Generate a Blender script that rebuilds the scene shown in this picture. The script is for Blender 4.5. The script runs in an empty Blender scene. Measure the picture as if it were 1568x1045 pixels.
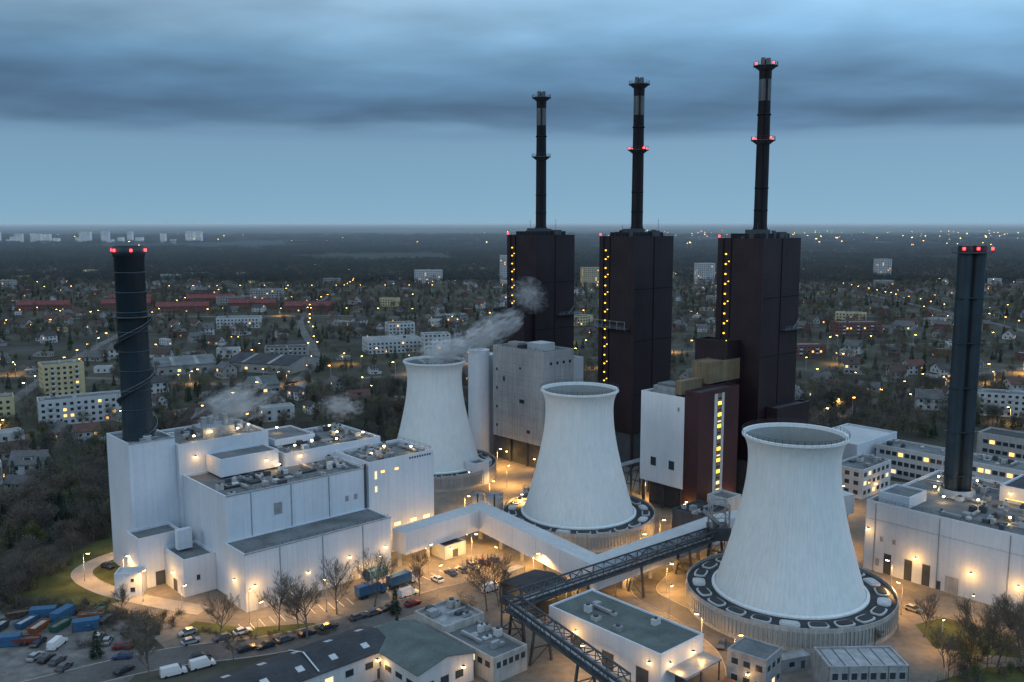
import bpy, math, random
from mathutils import Vector, Matrix, noise as mnoise
R=random.Random(7)
sc=bpy.context.scene
rad=math.radians
ANG=rad(42)
E1=(math.cos(ANG),math.sin(ANG)); E2=(-math.sin(ANG),math.cos(ANG))
SOD=(1,.50,.12)

# ------------------------------------------------------------------ materials
def M(name,col,rough=.8,var=.15,scale=.25,streak=0,panel=None,metal=0,spec=.3,bump=0,rnd=None,mdark=.6):
    m=bpy.data.materials.new(name); m.use_nodes=True
    nt=m.node_tree; N=nt.nodes; L=nt.links; b=N['Principled BSDF']
    b.inputs['Roughness'].default_value=rough; b.inputs['Metallic'].default_value=metal
    b.inputs['Specular IOR Level'].default_value=spec
    tc=N.new('ShaderNodeTexCoord')
    def noise(sc_,det,mp=None):
        n=N.new('ShaderNodeTexNoise'); n.inputs['Scale'].default_value=sc_; n.inputs['Detail'].default_value=det
        if mp:
            g=N.new('ShaderNodeMapping'); g.inputs['Scale'].default_value=mp; L.new(tc.outputs['Object'],g.inputs[0]); L.new(g.outputs[0],n.inputs[0])
        else: L.new(tc.outputs['Object'],n.inputs[0])
        return n
    def rng(src,lo,hi,a=.3,c=.7):
        r=N.new('ShaderNodeMapRange'); r.inputs[1].default_value=a; r.inputs[2].default_value=c
        r.inputs[3].default_value=lo; r.inputs[4].default_value=hi; L.new(src,r.inputs[0]); return r.outputs[0]
    def mul(a,b_):
        x=N.new('ShaderNodeMath'); x.operation='MULTIPLY'; L.new(a,x.inputs[0]); L.new(b_,x.inputs[1]); return x.outputs[0]
    n1=noise(scale,6); f=rng(n1.outputs[0],1-var,1+var)
    n2=noise(scale*9,4); f=mul(f,rng(n2.outputs[0],1-var*.5,1+var*.5))
    if streak:
        n3=noise(1.3,5,(1,1,.05)); f=mul(f,rng(n3.outputs[0],1-streak,1,.3,.62))
    if panel:
        sx=N.new('ShaderNodeSeparateXYZ'); L.new(tc.outputs['Object'],sx.inputs[0])
        ad=N.new('ShaderNodeMath'); L.new(sx.outputs[0],ad.inputs[0]); L.new(sx.outputs[1],ad.inputs[1])
        cb=N.new('ShaderNodeCombineXYZ'); L.new(ad.outputs[0],cb.inputs[0]); L.new(sx.outputs[2],cb.inputs[1])
        br=N.new('ShaderNodeTexBrick'); br.offset=0; br.inputs['Scale'].default_value=1
        br.inputs['Brick Width'].default_value=panel[0]; br.inputs['Row Height'].default_value=panel[1]
        br.inputs['Mortar Size'].default_value=panel[2]; br.inputs['Color1'].default_value=(.95,.95,.95,1)
        br.inputs['Color2'].default_value=(1,1,1,1); br.inputs['Mortar'].default_value=(mdark,mdark,mdark,1)
        L.new(cb.outputs[0],br.inputs[0]); f=mul(f,br.outputs[0])
    base=None
    if rnd:
        oi=N.new('ShaderNodeObjectInfo'); cr=N.new('ShaderNodeValToRGB'); e=cr.color_ramp.elements
        e[0].color=(*rnd[0],1); e[1].color=(*rnd[-1],1)
        for i,c in enumerate(rnd[1:-1]):
            q=e.new((i+1)/(len(rnd)-1)); q.color=(*c,1)
        L.new(oi.outputs['Random'],cr.inputs[0]); base=cr.outputs[0]
    vm=N.new('ShaderNodeVectorMath'); vm.operation='SCALE'
    if base: L.new(base,vm.inputs[0])
    else: vm.inputs[0].default_value=col
    L.new(f,vm.inputs['Scale']); L.new(vm.outputs[0],b.inputs['Base Color'])
    if bump:
        bp=N.new('ShaderNodeBump'); bp.inputs['Strength'].default_value=bump; bp.inputs['Distance'].default_value=.05
        L.new(f,bp.inputs['Height']); L.new(bp.outputs[0],b.inputs['Normal'])
    return m
def E(name,col,s,samp=False):
    m=bpy.data.materials.new(name); m.use_nodes=True; b=m.node_tree.nodes['Principled BSDF']
    b.inputs['Base Color'].default_value=(*[c*.5 for c in col],1)
    b.inputs['Emission Color'].default_value=(*col,1); b.inputs['Emission Strength'].default_value=s
    if not samp: m.cycles.emission_sampling='NONE'
    return m
white=M('white_cladding',(.48,.52,.565),.6,.06,.08,.08,(3.0,40,.035),mdark=.78)
whiteb=M('white_panel',(.60,.63,.65),.6,.05,.08,.08,(2.2,7,.03),mdark=.85)
white2=M('grey_white_cladding',(.40,.42,.43),.7,.08,.08,.14,(1.5,3.2,.04),mdark=.80)
concp=M('concrete_panels',(.31,.32,.325),.8,.10,.1,.28,(3.1,4.2,.07),mdark=.68)
conc=M('concrete',(.32,.315,.30),.9,.15,.3,.25)
roofg=M('roof_membrane',(.11,.12,.125),.9,.3,.15,0,(6,6,.06),mdark=.75)
roofd=M('dark_roof',(.032,.035,.040),.85,.3,.2)
roofgreen=M('green_grey_roof',(.085,.105,.10),.9,.25,.2,0,(1.2,50,.04))
dark=M('dark_brown_cladding',(.021,.012,.016),.5,.3,.1,.35,(1.6,8,.06),spec=.3,mdark=.4)
redb=M('red_brown_cladding',(.045,.018,.020),.6,.2,.1,.2,(1.2,6,.04))
ochre=M('ochre_cladding',(.17,.13,.08),.7,.2,.2,.3,(1.5,5,.05))
steel=M('dark_steel',(.045,.052,.06),.6,.2,.5)
steell=M('galvanised_steel',(.25,.26,.27),.5,.25,.5,metal=.3)
stackm=M('stack_black',(.010,.010,.013),.6,.3,.2,.3,spec=.15)
stackg=M('stack_grey_steel',(.085,.095,.105),.5,.2,.4,.3)
chim=M('chimney_dark_blue',(.016,.030,.040),.5,.2,.2,.2)
glassd=M('dark_glass',(.02,.03,.04),.25,.1,.3,spec=.5)
litw=E('lit_window',(1,.55,.16),1.8); litw2=E('lit_window_pale',(1,.8,.45),1.0)
lampm=E('sodium_lamp',(1,.65,.25),18); lampfar=E('street_lamp_glow',(1,.48,.10),26); lampw=E('white_lamp',(1,.8,.45),16)
redl=E('red_beacon',(1,.03,.03),10)
yell=E('yellow_lamp',(1,.58,.05),3)
asph=M('asphalt',(.085,.082,.078),.9,.3,.08,bump=.2)
yard=M('yard_paving',(.24,.215,.18),.9,.34,.06,0,(5,5,.05),bump=.2)
pave=M('pavement',(.26,.24,.21),.9,.2,.2)
kerbm=M('kerb_stone',(.30,.29,.27),.9,.15,1)
paint=M('road_paint',(.6,.6,.56),.8,.2,2)
grass=M('grass',(.055,.065,.020),1,.45,.15)
gravel=M('gravel',(.12,.115,.11),1,.4,.3)
bark=M('bark',(.09,.075,.062),.95,.3,1)
twig=M('twigs',(.06,.05,.04),1,.25,.3,rnd=[(.080,.070,.062),(.125,.098,.075),(.068,.070,.068),(.10,.10,.055),(.060,.054,.052),(.09,.078,.064)])
twigfar=M('distant_twigs',(.05,.05,.055),1,.25,.3,rnd=[(.040,.044,.046),(.056,.052,.050),(.034,.042,.044),(.050,.056,.040)])  # bluish brown: haze over the far woods is mixed into this colour
twign=M('near_twigs',(.11,.088,.062),1,.25,.3)
bush=M('spring_foliage',(.05,.07,.02),1,.3,.3,rnd=[(.07,.08,.04),(.10,.11,.04),(.06,.07,.045)])
conif=M('conifer_needles',(.015,.028,.018),1,.3,.4,rnd=[(.018,.034,.026),(.026,.044,.028)])
redp=M('red_paint',(.16,.04,.03),.6,.15,1); bluep=M('blue_paint',(.03,.09,.17),.6,.15,1); greenp=M('green_paint',(.03,.09,.07),.6,.2,1)
rubber=M('rubber',(.02,.02,.02),.9)
chrome=M('light_metal',(.4,.4,.4),.3,metal=.8)

def ctmat(name,col):
    m=M(name,col,.85,.05,.05,.10); nt=m.node_tree; N=nt.nodes; L=nt.links; b=N['Principled BSDF']
    tc=N.new('ShaderNodeTexCoord'); s=N.new('ShaderNodeSeparateXYZ'); L.new(tc.outputs['Object'],s.inputs[0])
    a=N.new('ShaderNodeMath'); a.operation='ARCTAN2'; L.new(s.outputs[1],a.inputs[0]); L.new(s.outputs[0],a.inputs[1])
    k=N.new('ShaderNodeMath'); k.operation='MULTIPLY'; k.inputs[1].default_value=48; L.new(a.outputs[0],k.inputs[0])
    sn=N.new('ShaderNodeMath'); sn.operation='SINE'; L.new(k.outputs[0],sn.inputs[0])
    pw=N.new('ShaderNodeMath'); pw.operation='POWER'; pw.inputs[1].default_value=10; L.new(sn.outputs[0],pw.inputs[0])
    ab=N.new('ShaderNodeMath'); ab.operation='ABSOLUTE'; L.new(sn.outputs[0],ab.inputs[0]); L.new(ab.outputs[0],pw.inputs[0])
    bp=N.new('ShaderNodeBump'); bp.inputs['Strength'].default_value=.5; bp.inputs['Distance'].default_value=.15
    L.new(pw.outputs[0],bp.inputs['Height']); L.new(bp.outputs[0],b.inputs['Normal'])
    return m
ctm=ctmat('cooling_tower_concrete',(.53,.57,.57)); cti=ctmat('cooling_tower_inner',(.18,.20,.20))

# ------------------------------------------------------------------ mesh building
class G:
    def __init__(s,name,loc=(0,0),rot=0,z=0):
        s.name=name; s.loc=(loc[0],loc[1],z); s.rot=rot; s.parts={}; s.lights=[]
    def add(s,part,mat,vs,fs,smooth=False):
        p=s.parts.setdefault(part,dict(v=[],f=[],m=[],mi=[],s=[]))
        o=len(p['v']); p['v']+=[tuple(v) for v in vs]
        if mat not in p['m']: p['m'].append(mat)
        k=p['m'].index(mat)
        for f in fs: p['f'].append([i+o for i in f]); p['mi'].append(k); p['s'].append(smooth)
    def box(s,part,mat,x0,x1,y0,y1,z0,z1):
        v=[(x0,y0,z0),(x1,y0,z0),(x1,y1,z0),(x0,y1,z0),(x0,y0,z1),(x1,y0,z1),(x1,y1,z1),(x0,y1,z1)]
        s.add(part,mat,v,[(0,3,2,1),(4,5,6,7),(0,1,5,4),(1,2,6,5),(2,3,7,6),(3,0,4,7)])
    def block(s,mat,roof,x0,x1,y0,y1,z0,z1,p=.7,t=.4,part='walls'):
        o=[(x0,y0),(x1,y0),(x1,y1),(x0,y1)]; i=[(x0+t,y0+t),(x1-t,y0+t),(x1-t,y1-t),(x0+t,y1-t)]
        v=[(a,b,z0) for a,b in o]+[(a,b,z1) for a,b in o]+[(a,b,z1) for a,b in i]+[(a,b,z1-p) for a,b in i]
        f=[]
        for k in range(4):
            j=(k+1)%4
            f+=[(k,j,4+j,4+k),(4+k,4+j,8+j,8+k),(8+k,8+j,12+j,12+k)]
        s.add(part,mat,v,f); s.add('roof',roof,[(a,b,z1-p+.003) for a,b in i],[(0,1,2,3)])
    def cyl(s,part,mat,x,y,z0,z1,r0,r1=None,n=16,cap=True):
        r1=r0 if r1 is None else r1
        v=[];f=[]
        for k in range(n):
            a=2*math.pi*k/n; c,d=math.cos(a),math.sin(a); v+=[(x+r0*c,y+r0*d,z0),(x+r1*c,y+r1*d,z1)]
        for k in range(n):
            j=(k+1)%n; f.append((2*k,2*j,2*j+1,2*k+1))
        s.add(part,mat,v,f,True)
        if cap: s.add(part,mat,[v[2*k+1] for k in range(n)],[tuple(range(n))]); s.add(part,mat,[v[2*k] for k in range(n)],[tuple(reversed(range(n)))])
    def lathe(s,part,mat,prof,n=96,cx=0,cy=0,smooth=True):
        v=[];f=[]
        for r,z in prof:
            for k in range(n):
                a=2*math.pi*k/n; v.append((cx+r*math.cos(a),cy+r*math.sin(a),z))
        for i in range(len(prof)-1):
            for k in range(n):
                j=(k+1)%n; f.append((i*n+k,i*n+j,(i+1)*n+j,(i+1)*n+k))
        s.add(part,mat,v,f,smooth)
    def beam(s,part,mat,p,q,w=.2,w2=None,n=4):
        w2=w if w2 is None else w2
        p=Vector(p);q=Vector(q);d=(q-p)
        if d.length<1e-6: return
        d.normalize(); u=d.cross(Vector((0,0,1)))
        if u.length<.01: u=Vector((1,0,0))
        u.normalize(); t=u.cross(d); v=[]
        for k in range(n):
            a=2*math.pi*(k+.5)/n; o=u*math.cos(a)+t*math.sin(a)
            v+=[p+o*w*.7,q+o*w2*.7]
        s.add(part,mat,v,[(2*k,2*((k+1)%n),2*((k+1)%n)+1,2*k+1) for k in range(n)]+[tuple(2*k+1 for k in range(n))],n>4)
    def rail(s,pts,h=1.1,part='railing',mat=None,step=2.5):
        mat=mat or steel
        for a,b in zip(pts,pts[1:]):
            a=Vector(a);b=Vector(b);L=(b-a).length;n=max(1,int(L/step))
            for k in range(n+1):
                p=a.lerp(b,k/n); s.beam(part,mat,p,p+Vector((0,0,h)),.07)
            for hh in (h,h*.5): s.beam(part,mat,a+Vector((0,0,hh)),b+Vector((0,0,hh)),.06)
    def gable(s,wall,roof,x0,x1,y0,y1,z0,z1,zr,ov=.4,along='x'):
        if along=='x':
            ym=(y0+y1)/2; sl=(zr-z1)/(ym-y0)
            s.add('walls',wall,[(x0,y0,z0),(x1,y0,z0),(x1,y1,z0),(x0,y1,z0),(x0,y0,z1),(x1,y0,z1),(x1,y1,z1),(x0,y1,z1),(x0,ym,zr),(x1,ym,zr)],
              [(0,1,5,4),(2,3,7,6),(1,2,6,9,5),(3,0,4,8,7)])
            ze=z1-sl*ov+.05; t=.18
            for sg,ye in ((1,y0-ov),(-1,y1+ov)):
                v=[(x0-ov,ye,ze),(x1+ov,ye,ze),(x1+ov,ym,zr+.05),(x0-ov,ym,zr+.05)]
                v+=[(a,b,c+t) for a,b,c in v]
                s.add('roof',roof,v,[(3,2,1,0),(4,5,6,7),(0,1,5,4),(1,2,6,5),(3,0,4,7)])
        else:
            xm=(x0+x1)/2; sl=(zr-z1)/(xm-x0)
            s.add('walls',wall,[(x0,y0,z0),(x1,y0,z0),(x1,y1,z0),(x0,y1,z0),(x0,y0,z1),(x1,y0,z1),(x1,y1,z1),(x0,y1,z1),(xm,y0,zr),(xm,y1,zr)],
              [(0,1,5,8,4),(2,3,7,9,6),(1,2,6,5),(3,0,4,7)])
            ze=z1-sl*ov+.05; t=.18
            for xe in (x0-ov,x1+ov):
                v=[(xe,y0-ov,ze),(xe,y1+ov,ze),(xm,y1+ov,zr+.05),(xm,y0-ov,zr+.05)]
                v+=[(a,b,c+t) for a,b,c in v]
                s.add('roof',roof,v,[(3,2,1,0),(4,5,6,7),(0,1,5,4),(1,2,6,5),(3,0,4,7)])
    def win(s,face,c,a,z,w,h,mat=None,part='windows',frame=True):
        mat=mat or glassd
        sg=-1 if face in 'xy' else 1
        def bx(pt,m,a0,a1,z0,z1,d0,d1):
            lo,hi=sorted((c+sg*d0,c+sg*d1))
            if face in 'xX': s.box(pt,m,lo,hi,a0,a1,z0,z1)
            else: s.box(pt,m,a0,a1,lo,hi,z0,z1)
        bx(part,mat,a-w/2,a+w/2,z,z+h,-.01,.03)
        if frame:
            bx('frames',kerbm,a-w/2-.1,a+w/2+.1,z-.1,z,0,.09)
            bx('frames',kerbm,a-w/2-.1,a+w/2+.1,z+h,z+h+.08,0,.06)
    def joined(s):
        me=bpy.data.meshes.new(s.name); V=[];F=[];MI=[];S=[];mats=[]
        for p in s.parts.values():
            o=len(V); V+=p['v']; F+=[[i+o for i in f] for f in p['f']]; S+=p['s']
            for k in p['mi']:
                m=p['m'][k]
                if m not in mats: mats.append(m)
                MI.append(mats.index(m))
        me.from_pydata(V,[],F)
        for m in mats: me.materials.append(m)
        me.polygons.foreach_set('material_index',MI); me.polygons.foreach_set('use_smooth',S); me.update()
        return me
    def done(s,single=False):
        if single:
            ob=bpy.data.objects.new(s.name,s.joined()); sc.collection.objects.link(ob)
            ob.location=s.loc; ob.rotation_euler=(0,0,s.rot); s.ob=ob
        else:
            ob=bpy.data.objects.new(s.name,None); sc.collection.objects.link(ob); ob.empty_display_size=2
            ob.location=s.loc; ob.rotation_euler=(0,0,s.rot); s.ob=ob
            for pn,p in s.parts.items():
                me=bpy.data.meshes.new(pn); me.from_pydata(p['v'],[],p['f'])
                for m in p['m']: me.materials.append(m)
                me.polygons.foreach_set('material_index',p['mi']); me.polygons.foreach_set('use_smooth',p['s']); me.update()
                c=bpy.data.objects.new(pn,me); sc.collection.objects.link(c); c.parent=ob
        for (x,y,z,P,col,r) in s.lights:
            l=bpy.data.lights.new('bulb','POINT'); l.energy=P; l.color=col; l.shadow_soft_size=r
            lo=bpy.data.objects.new('bulb',l); sc.collection.objects.link(lo); lo.parent=ob; lo.location=(x,y,z)
        return ob
    def walllamp(s,face,c,a,z,P=900,col=SOD,mat=None):
        mat=mat or lampm; d=-1 if face in 'xy' else 1; P*=.6
        if face in 'xX':
            s.box('wall_lamps',steel,min(c,c+d*.6),max(c,c+d*.6),a-.3,a+.3,z+.3,z+.45)
            s.box('wall_lamps',mat,min(c+d*.1,c+d*.58),max(c+d*.1,c+d*.58),a-.28,a+.28,z,z+.3)
            s.lights.append((c+d*2.6,a,z-.3,P,col,.25))
        else:
            s.box('wall_lamps',steel,a-.3,a+.3,min(c,c+d*.6),max(c,c+d*.6),z+.3,z+.45)
            s.box('wall_lamps',mat,a-.28,a+.28,min(c+d*.1,c+d*.58),max(c+d*.1,c+d*.58),z,z+.3)
            s.lights.append((a,c+d*2.6,z-.3,P,col,.25))
    def rooflamp(s,x,y,z,P=350,h=1.6):
        s.beam('roof_lamps',steel,(x,y,z),(x,y,z+h),.08); s.box('roof_lamps',lampw,x-.25,x+.25,y-.25,y+.25,z+h,z+h+.3)
        s.lights.append((x,y,z+h-.3,P*.75,(1,.62,.24),.25))

def hvac(g,x0,x1,y0,y1,z,n,seed):
    r=random.Random(seed)
    for i in range(n):
        x=r.uniform(x0,x1);y=r.uniform(y0,y1);a=r.uniform(.8,2.4);b=r.uniform(.8,2);h=r.uniform(.5,1.8)
        m=r.choice([steell,steell,conc,steel,white2])
        g.box('roof_units',m,x-a/2,x+a/2,y-b/2,y+b/2,z+.003,z+h)
        if r.random()<.4: g.cyl('roof_units',steel,x,y,z+h,z+h+.4,min(a,b)*.35,n=10)
    for i in range(max(1,n//6)):
        x=r.uniform(x0,x1);y=r.uniform(y0,y1);L=r.uniform(4,10)
        if r.random()<.5: g.box('roof_ducts',steell,x,min(x+L,x1),y,y+.7,z+.4,z+1)
        else: g.box('roof_ducts',steell,x,x+.7,y,min(y+L,y1),z+.35,z+.95)

# ------------------------------------------------------------------ left power station building
g=G('power_station_building',(-68.5,225),ANG)
g.block(white,roofg,0,45,0,12,0,15.6,.3)
g.block(white,roofg,1,45.0,12,40,0,28)
g.block(white,roofg,45.02,69,11,30,0,29.5,1.2)
g.block(white,roofg,-13,0,42,60,0,39,.6)
g.block(white,roofg,.02,28,40.02,62,0,37,.6)
g.block(white,roofg,28.02,62,30.02,56,0,31.5,.6)
g.block(white,roofg,30,44,40.02,56,31.5,33.5,.5)
g.block(white,roofg,-15,-3,33,41.98,0,14.5)
g.block(white,roofg,-8,.98,20,32.98,0,10.5)
g.block(white,roofg,8,26,30,40,28,33.2,.5)
g.block(white,roofg,56,69,30.02,40,0,24,.5)
g.box('walls',white,-6,-2,28,30,10.5,16)
g.win('y',12,16,20,2.6,3.2,steell)
for x in (38,41): g.win('y',12,x,19,1.2,1.6,steell,frame=False)
g.win('y',11,47.5,24,.8,2.4,litw2,frame=False); g.win('y',11,47.5,20,.8,1.8,litw2,frame=False)
for x in (50,55): g.win('y',11,x,25.5,1.4,.8,litw)
for i in range(9): g.win('y',11,60+i*.95,28,.6,.6,glassd,frame=False)
for x in (4,12,20,33,40): g.win('y',0,x,.1,1.6,2.6,conc)
for y in (4,9): g.win('x',0,y,.1,1.4,2.4,conc)
g.win('y',33,-9,.1,3.4,4,steel); g.win('x',-8,26,.1,2.6,3.4,steel); g.win('y',20,-4,4,1,1.4,glassd)
for x in (49,55,61,66): g.win('y',11,x,8,2.4,1.2,litw2)
for x in (49,57,64): g.win('y',11,x,.1,3,4,steel)
for x in (9.8,22.6,35.4): g.box('downpipes',steell,x,x+.18,-.22,-.02,0,15.2)
for x in (8,20,32): g.box('downpipes',steell,x,x+.18,11.78,11.98,15.6,27.6)
g.box('access_ladder',steel,44,44.6,11.6,11.97,15.6,29)
for (x0,x1,y0,y1,z) in ((-.12,45.12,-.12,-.005,15.45),(.9,45,11.87,11.995,27.85),(-13.1,0,41.87,41.995,38.85)): g.box('coping',steell,x0,x1,y0,y1,z-.1,z+.22)
hvac(g,3,43,14,28,27.4,34,1); hvac(g,30,60,32,54,31,46,2); hvac(g,2,26,43,60,36.4,30,3); hvac(g,47,67,13,28,28.4,24,4); hvac(g,-11,-4,44,46,38.4,3,5)
for k in range(5): g.box('roof_units',roofd,4+k*8,9+k*8,20,22.5,27.4,27.9)
for (x,y) in ((12,50),(15,52),(18,48),(20,55)): g.cyl('roof_vents',steell,x,y,36.4,41+R.random()*2,.9,n=14)
g.box('roof_units',steell,10,20,46,54,36.4,39)
g.rail([(2,12.6,28),(44,12.6,28)],1); g.rail([(45.6,11.6,29.5),(68.4,11.6,29.5),(68.4,29,29.5)],1.1); g.rail([(-12.4,42.6,39),(-.6,42.6,39)],1)
g.rail([(1,40.6,37),(27,40.6,37)],1.1); g.rail([(28.6,30.6,31.5),(61,30.6,31.5)],1.1); g.rail([(0.6,.5,15.6),(44.5,.5,15.6)],.9)
for x,y,z in ((6,43,36.4),(12,45,36.4),(20,44,36.4),(25,47,36.4),(33,33,31),(40,35,31),(47,32,31),(52,40,31),(58,34,31),(50,17,28.6),(58,22,28.6),(64,16,28.6),(41,27,27.5),(25,28,27.5),(55,50,31),(36,50,33.2)): g.rooflamp(x,y,z)
g.walllamp('y',40.02,5,32.5,600); g.walllamp('y',30,22,30.5,500); g.walllamp('y',30.02,33,30,500)
g.walllamp('x',-15,37,5,1300); g.walllamp('x',-8,27,5,1300); g.walllamp('y',33,-5,5,700)
g.walllamp('x',0,6,7,1200); g.walllamp('y',0,2.5,6.5,1200); g.walllamp('y',0,18,6,250); g.walllamp('y',0,31,7,700); g.walllamp('y',0,43,7,700)
g.walllamp('y',11,50,6,1800); g.walllamp('y',11,60,6,1800); g.walllamp('y',11,67,6,1800)
g.done()

def chimney(name,x,y,z0,z1,twin=False):
    c=G(name,(x,y))
    if twin:
        c.rot=rad(8)
        for dx in (-2.15,2.15): c.cyl('flue_shell',chim,dx,0,z0,z1,1.95,n=28)
        c.box('spine',stackm,-.7,.7,-1.0,1.2,z0,z1-.5)
        for k in range(5):
            z=z0+6+k*(z1-z0-8)/5; c.box('collar',chim,-4.2,4.2,-2.05,2.05,z,z+.2)
        c.box('cap_platform',steel,-4.6,4.6,-2.6,2.6,z1-2.2,z1-1.9); c.rail([(-4.6,-2.6,z1-1.9),(4.6,-2.6,z1-1.9),(4.6,2.6,z1-1.9),(-4.6,2.6,z1-1.9),(-4.6,-2.6,z1-1.9)],1.2)
        for dx in (-4.4,0,4.4): c.cyl('red_beacons',redl,dx,-2.7,z1-1.2,z1-.5,.36,n=8)
        c.lathe('base_skirt',steell,[(5.2,z0),(5.0,z0+1.6),(4.4,z0+2.2)],24)
    else:
        c.lathe('flue_shell',chim,[(4.3,z0),(4.1,z0+8),(4.0,z1-3),(4.35,z1-2.9),(4.35,z1),(3.8,z1),(3.8,z1-4)],40)
        for k in range(9):
            z=z0+3+k*(z1-z0-5)/9; c.lathe('collar',chim,[(4.1,z),(4.25,z+.1),(4.25,z+.3),(4.1,z+.4)],32)
        zp=73.5; c.lathe('platform',steel,[(4.1,zp),(5.6,zp),(5.6,zp+.25),(4.1,zp+.25)],28)
        pts=[(5.6*math.cos(a*math.pi/8),5.6*math.sin(a*math.pi/8),zp+.25) for a in range(17)]; c.rail(pts,1.2,step=9)
        n=150; last=None
        for k in range(n):
            a=-.6+k*2*math.pi*2.2/n; z=z0+1+(zp-z0-1)*k/n; p=(5.0*math.cos(a),5.0*math.sin(a),z); q=(5.3*math.cos(a),5.3*math.sin(a),z+1.1)
            c.beam('spiral_stair',steel,(4.1*math.cos(a),4.1*math.sin(a),z),(5.3*math.cos(a),5.3*math.sin(a),z),.22)
            if last: c.beam('spiral_stair',steell,last,q,.08); c.beam('spiral_stair',steel,lastp,p,.16)
            if k%5==0: c.beam('spiral_stair',steel,p,q,.07)
            last=q;lastp=p
        for k in range(6):
            a=k*math.pi/3; c.cyl('red_beacons',redl,4.7*math.cos(a),4.7*math.sin(a),z1-1.5,z1-.8,.36,n=8)
    c.done()
chimney('chimney',-107.4,257.2,38.4,93.4)
chimney('chimney',131.5,262.3,20,93.4,True)

# ------------------------------------------------------------------ cooling towers
M_fin=M('louvre_grey',(.30,.295,.28),.7,.1,1)
def ctower(x,y,k,ring):
    c=G('cooling_tower',(x,y))
    prof=[(19.3,4.5),(17.9,9),(16.4,14),(14.75,20),(13.3,26),(12.3,31),(11.75,35),(11.5,39),(11.65,42),(12.15,44),(12.9,45.6)]
    prof=[(r*k,z) for r,z in prof]
    pr=[]
    P4=prof
    for i in range(len(P4)-1):
        p0=P4[max(i-1,0)];p1=P4[i];p2=P4[i+1];p3=P4[min(i+2,len(P4)-1)]
        for q in range(4):
            t=q/4; pr.append(tuple(.5*((2*p1[j])+(-p0[j]+p2[j])*t+(2*p0[j]-5*p1[j]+4*p2[j]-p3[j])*t*t+(-p0[j]+3*p1[j]-3*p2[j]+p3[j])*t**3) for j in (0,1)))
    pr.append(prof[-1])
    c.lathe('shell',ctm,pr,128)
    r=prof[-1][0]
    c.lathe('rim',ctm,[(r,45.6),(r+.35,45.7),(r+.35,46.3),(r-.5,46.3),(r-.7,45.4)],128,smooth=False)
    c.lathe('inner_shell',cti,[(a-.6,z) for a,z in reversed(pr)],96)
    c.lathe('base_collar',ctm,[(19.3*k+.05,4.3),(19.3*k+.5,4.3),(19.3*k+.5,5.6),(19.3*k-.3,5.9)],96,smooth=False)
    c.lathe('inner_floor',steel,[(18*k,6),(0.1,6)],32)
    n=48; rr=r+.3
    P=[(rr*math.cos(2*math.pi*i/n),rr*math.sin(2*math.pi*i/n),46.3) for i in range(n+1)]
    c.rail(P,1.0,step=9)
    ro=ring
    c.lathe('ring_roof',roofd,[(19.3*k+.5,5.2),(ro-.2,5.0)],96,smooth=False)
    c.lathe('ring_wall',conc,[(ro-.2,5.0),(ro-.2,5.9),(ro,5.9),(ro,4.7),(ro-.15,4.6),(ro-.15,1.0),(ro+.1,1.0),(ro+.1,0)],96,smooth=False)
    nl=150
    for i in range(nl):
        a=2*math.pi*i/nl; cx,cy=math.cos(a),math.sin(a)
        c.beam('louvre_fins',M_fin,((ro)*cx,(ro)*cy,.9),((ro)*cx,(ro)*cy,4.7),.28)
    npl=22; ri=19.3*k+2.2
    for i in range(npl):
        a0=2*math.pi*(i+.14)/npl; a1=2*math.pi*(i+.86)/npl; am=(a0+a1)/2; rm=(ri+ro-1.6)/2; hr=(ro-1.6-ri)/2
        def pill(s,z,dz,mat):
            q=[]
            for t in range(20):
                an=2*math.pi*t/20; cc=math.copysign(abs(math.cos(an))**.5,math.cos(an)); ss=math.copysign(abs(math.sin(an))**.5,math.sin(an))
                q.append((rm+hr*cc*s,am+(a1-a0)/2*ss*(1-(1-s)*.55)))
            v=[(r_*math.cos(a_),r_*math.sin(a_),z) for r_,a_ in q]; v+=[(p[0],p[1],z-dz) for p in v]; m=20
            c.add('fan_hatches',mat,v,[tuple(range(m))]+[(j,j+m,(j+1)%m+m,(j+1)%m) for j in range(m)])
        pill(1,5.55,.4,white2); pill(.70,5.75,.2,roofd if i%5 else white2)
    c.done()
ctower(72.5,229,1.0,26.4); ctower(22,293,.96,25.0); ctower(-30.5,355,.93,24.2)

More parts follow.
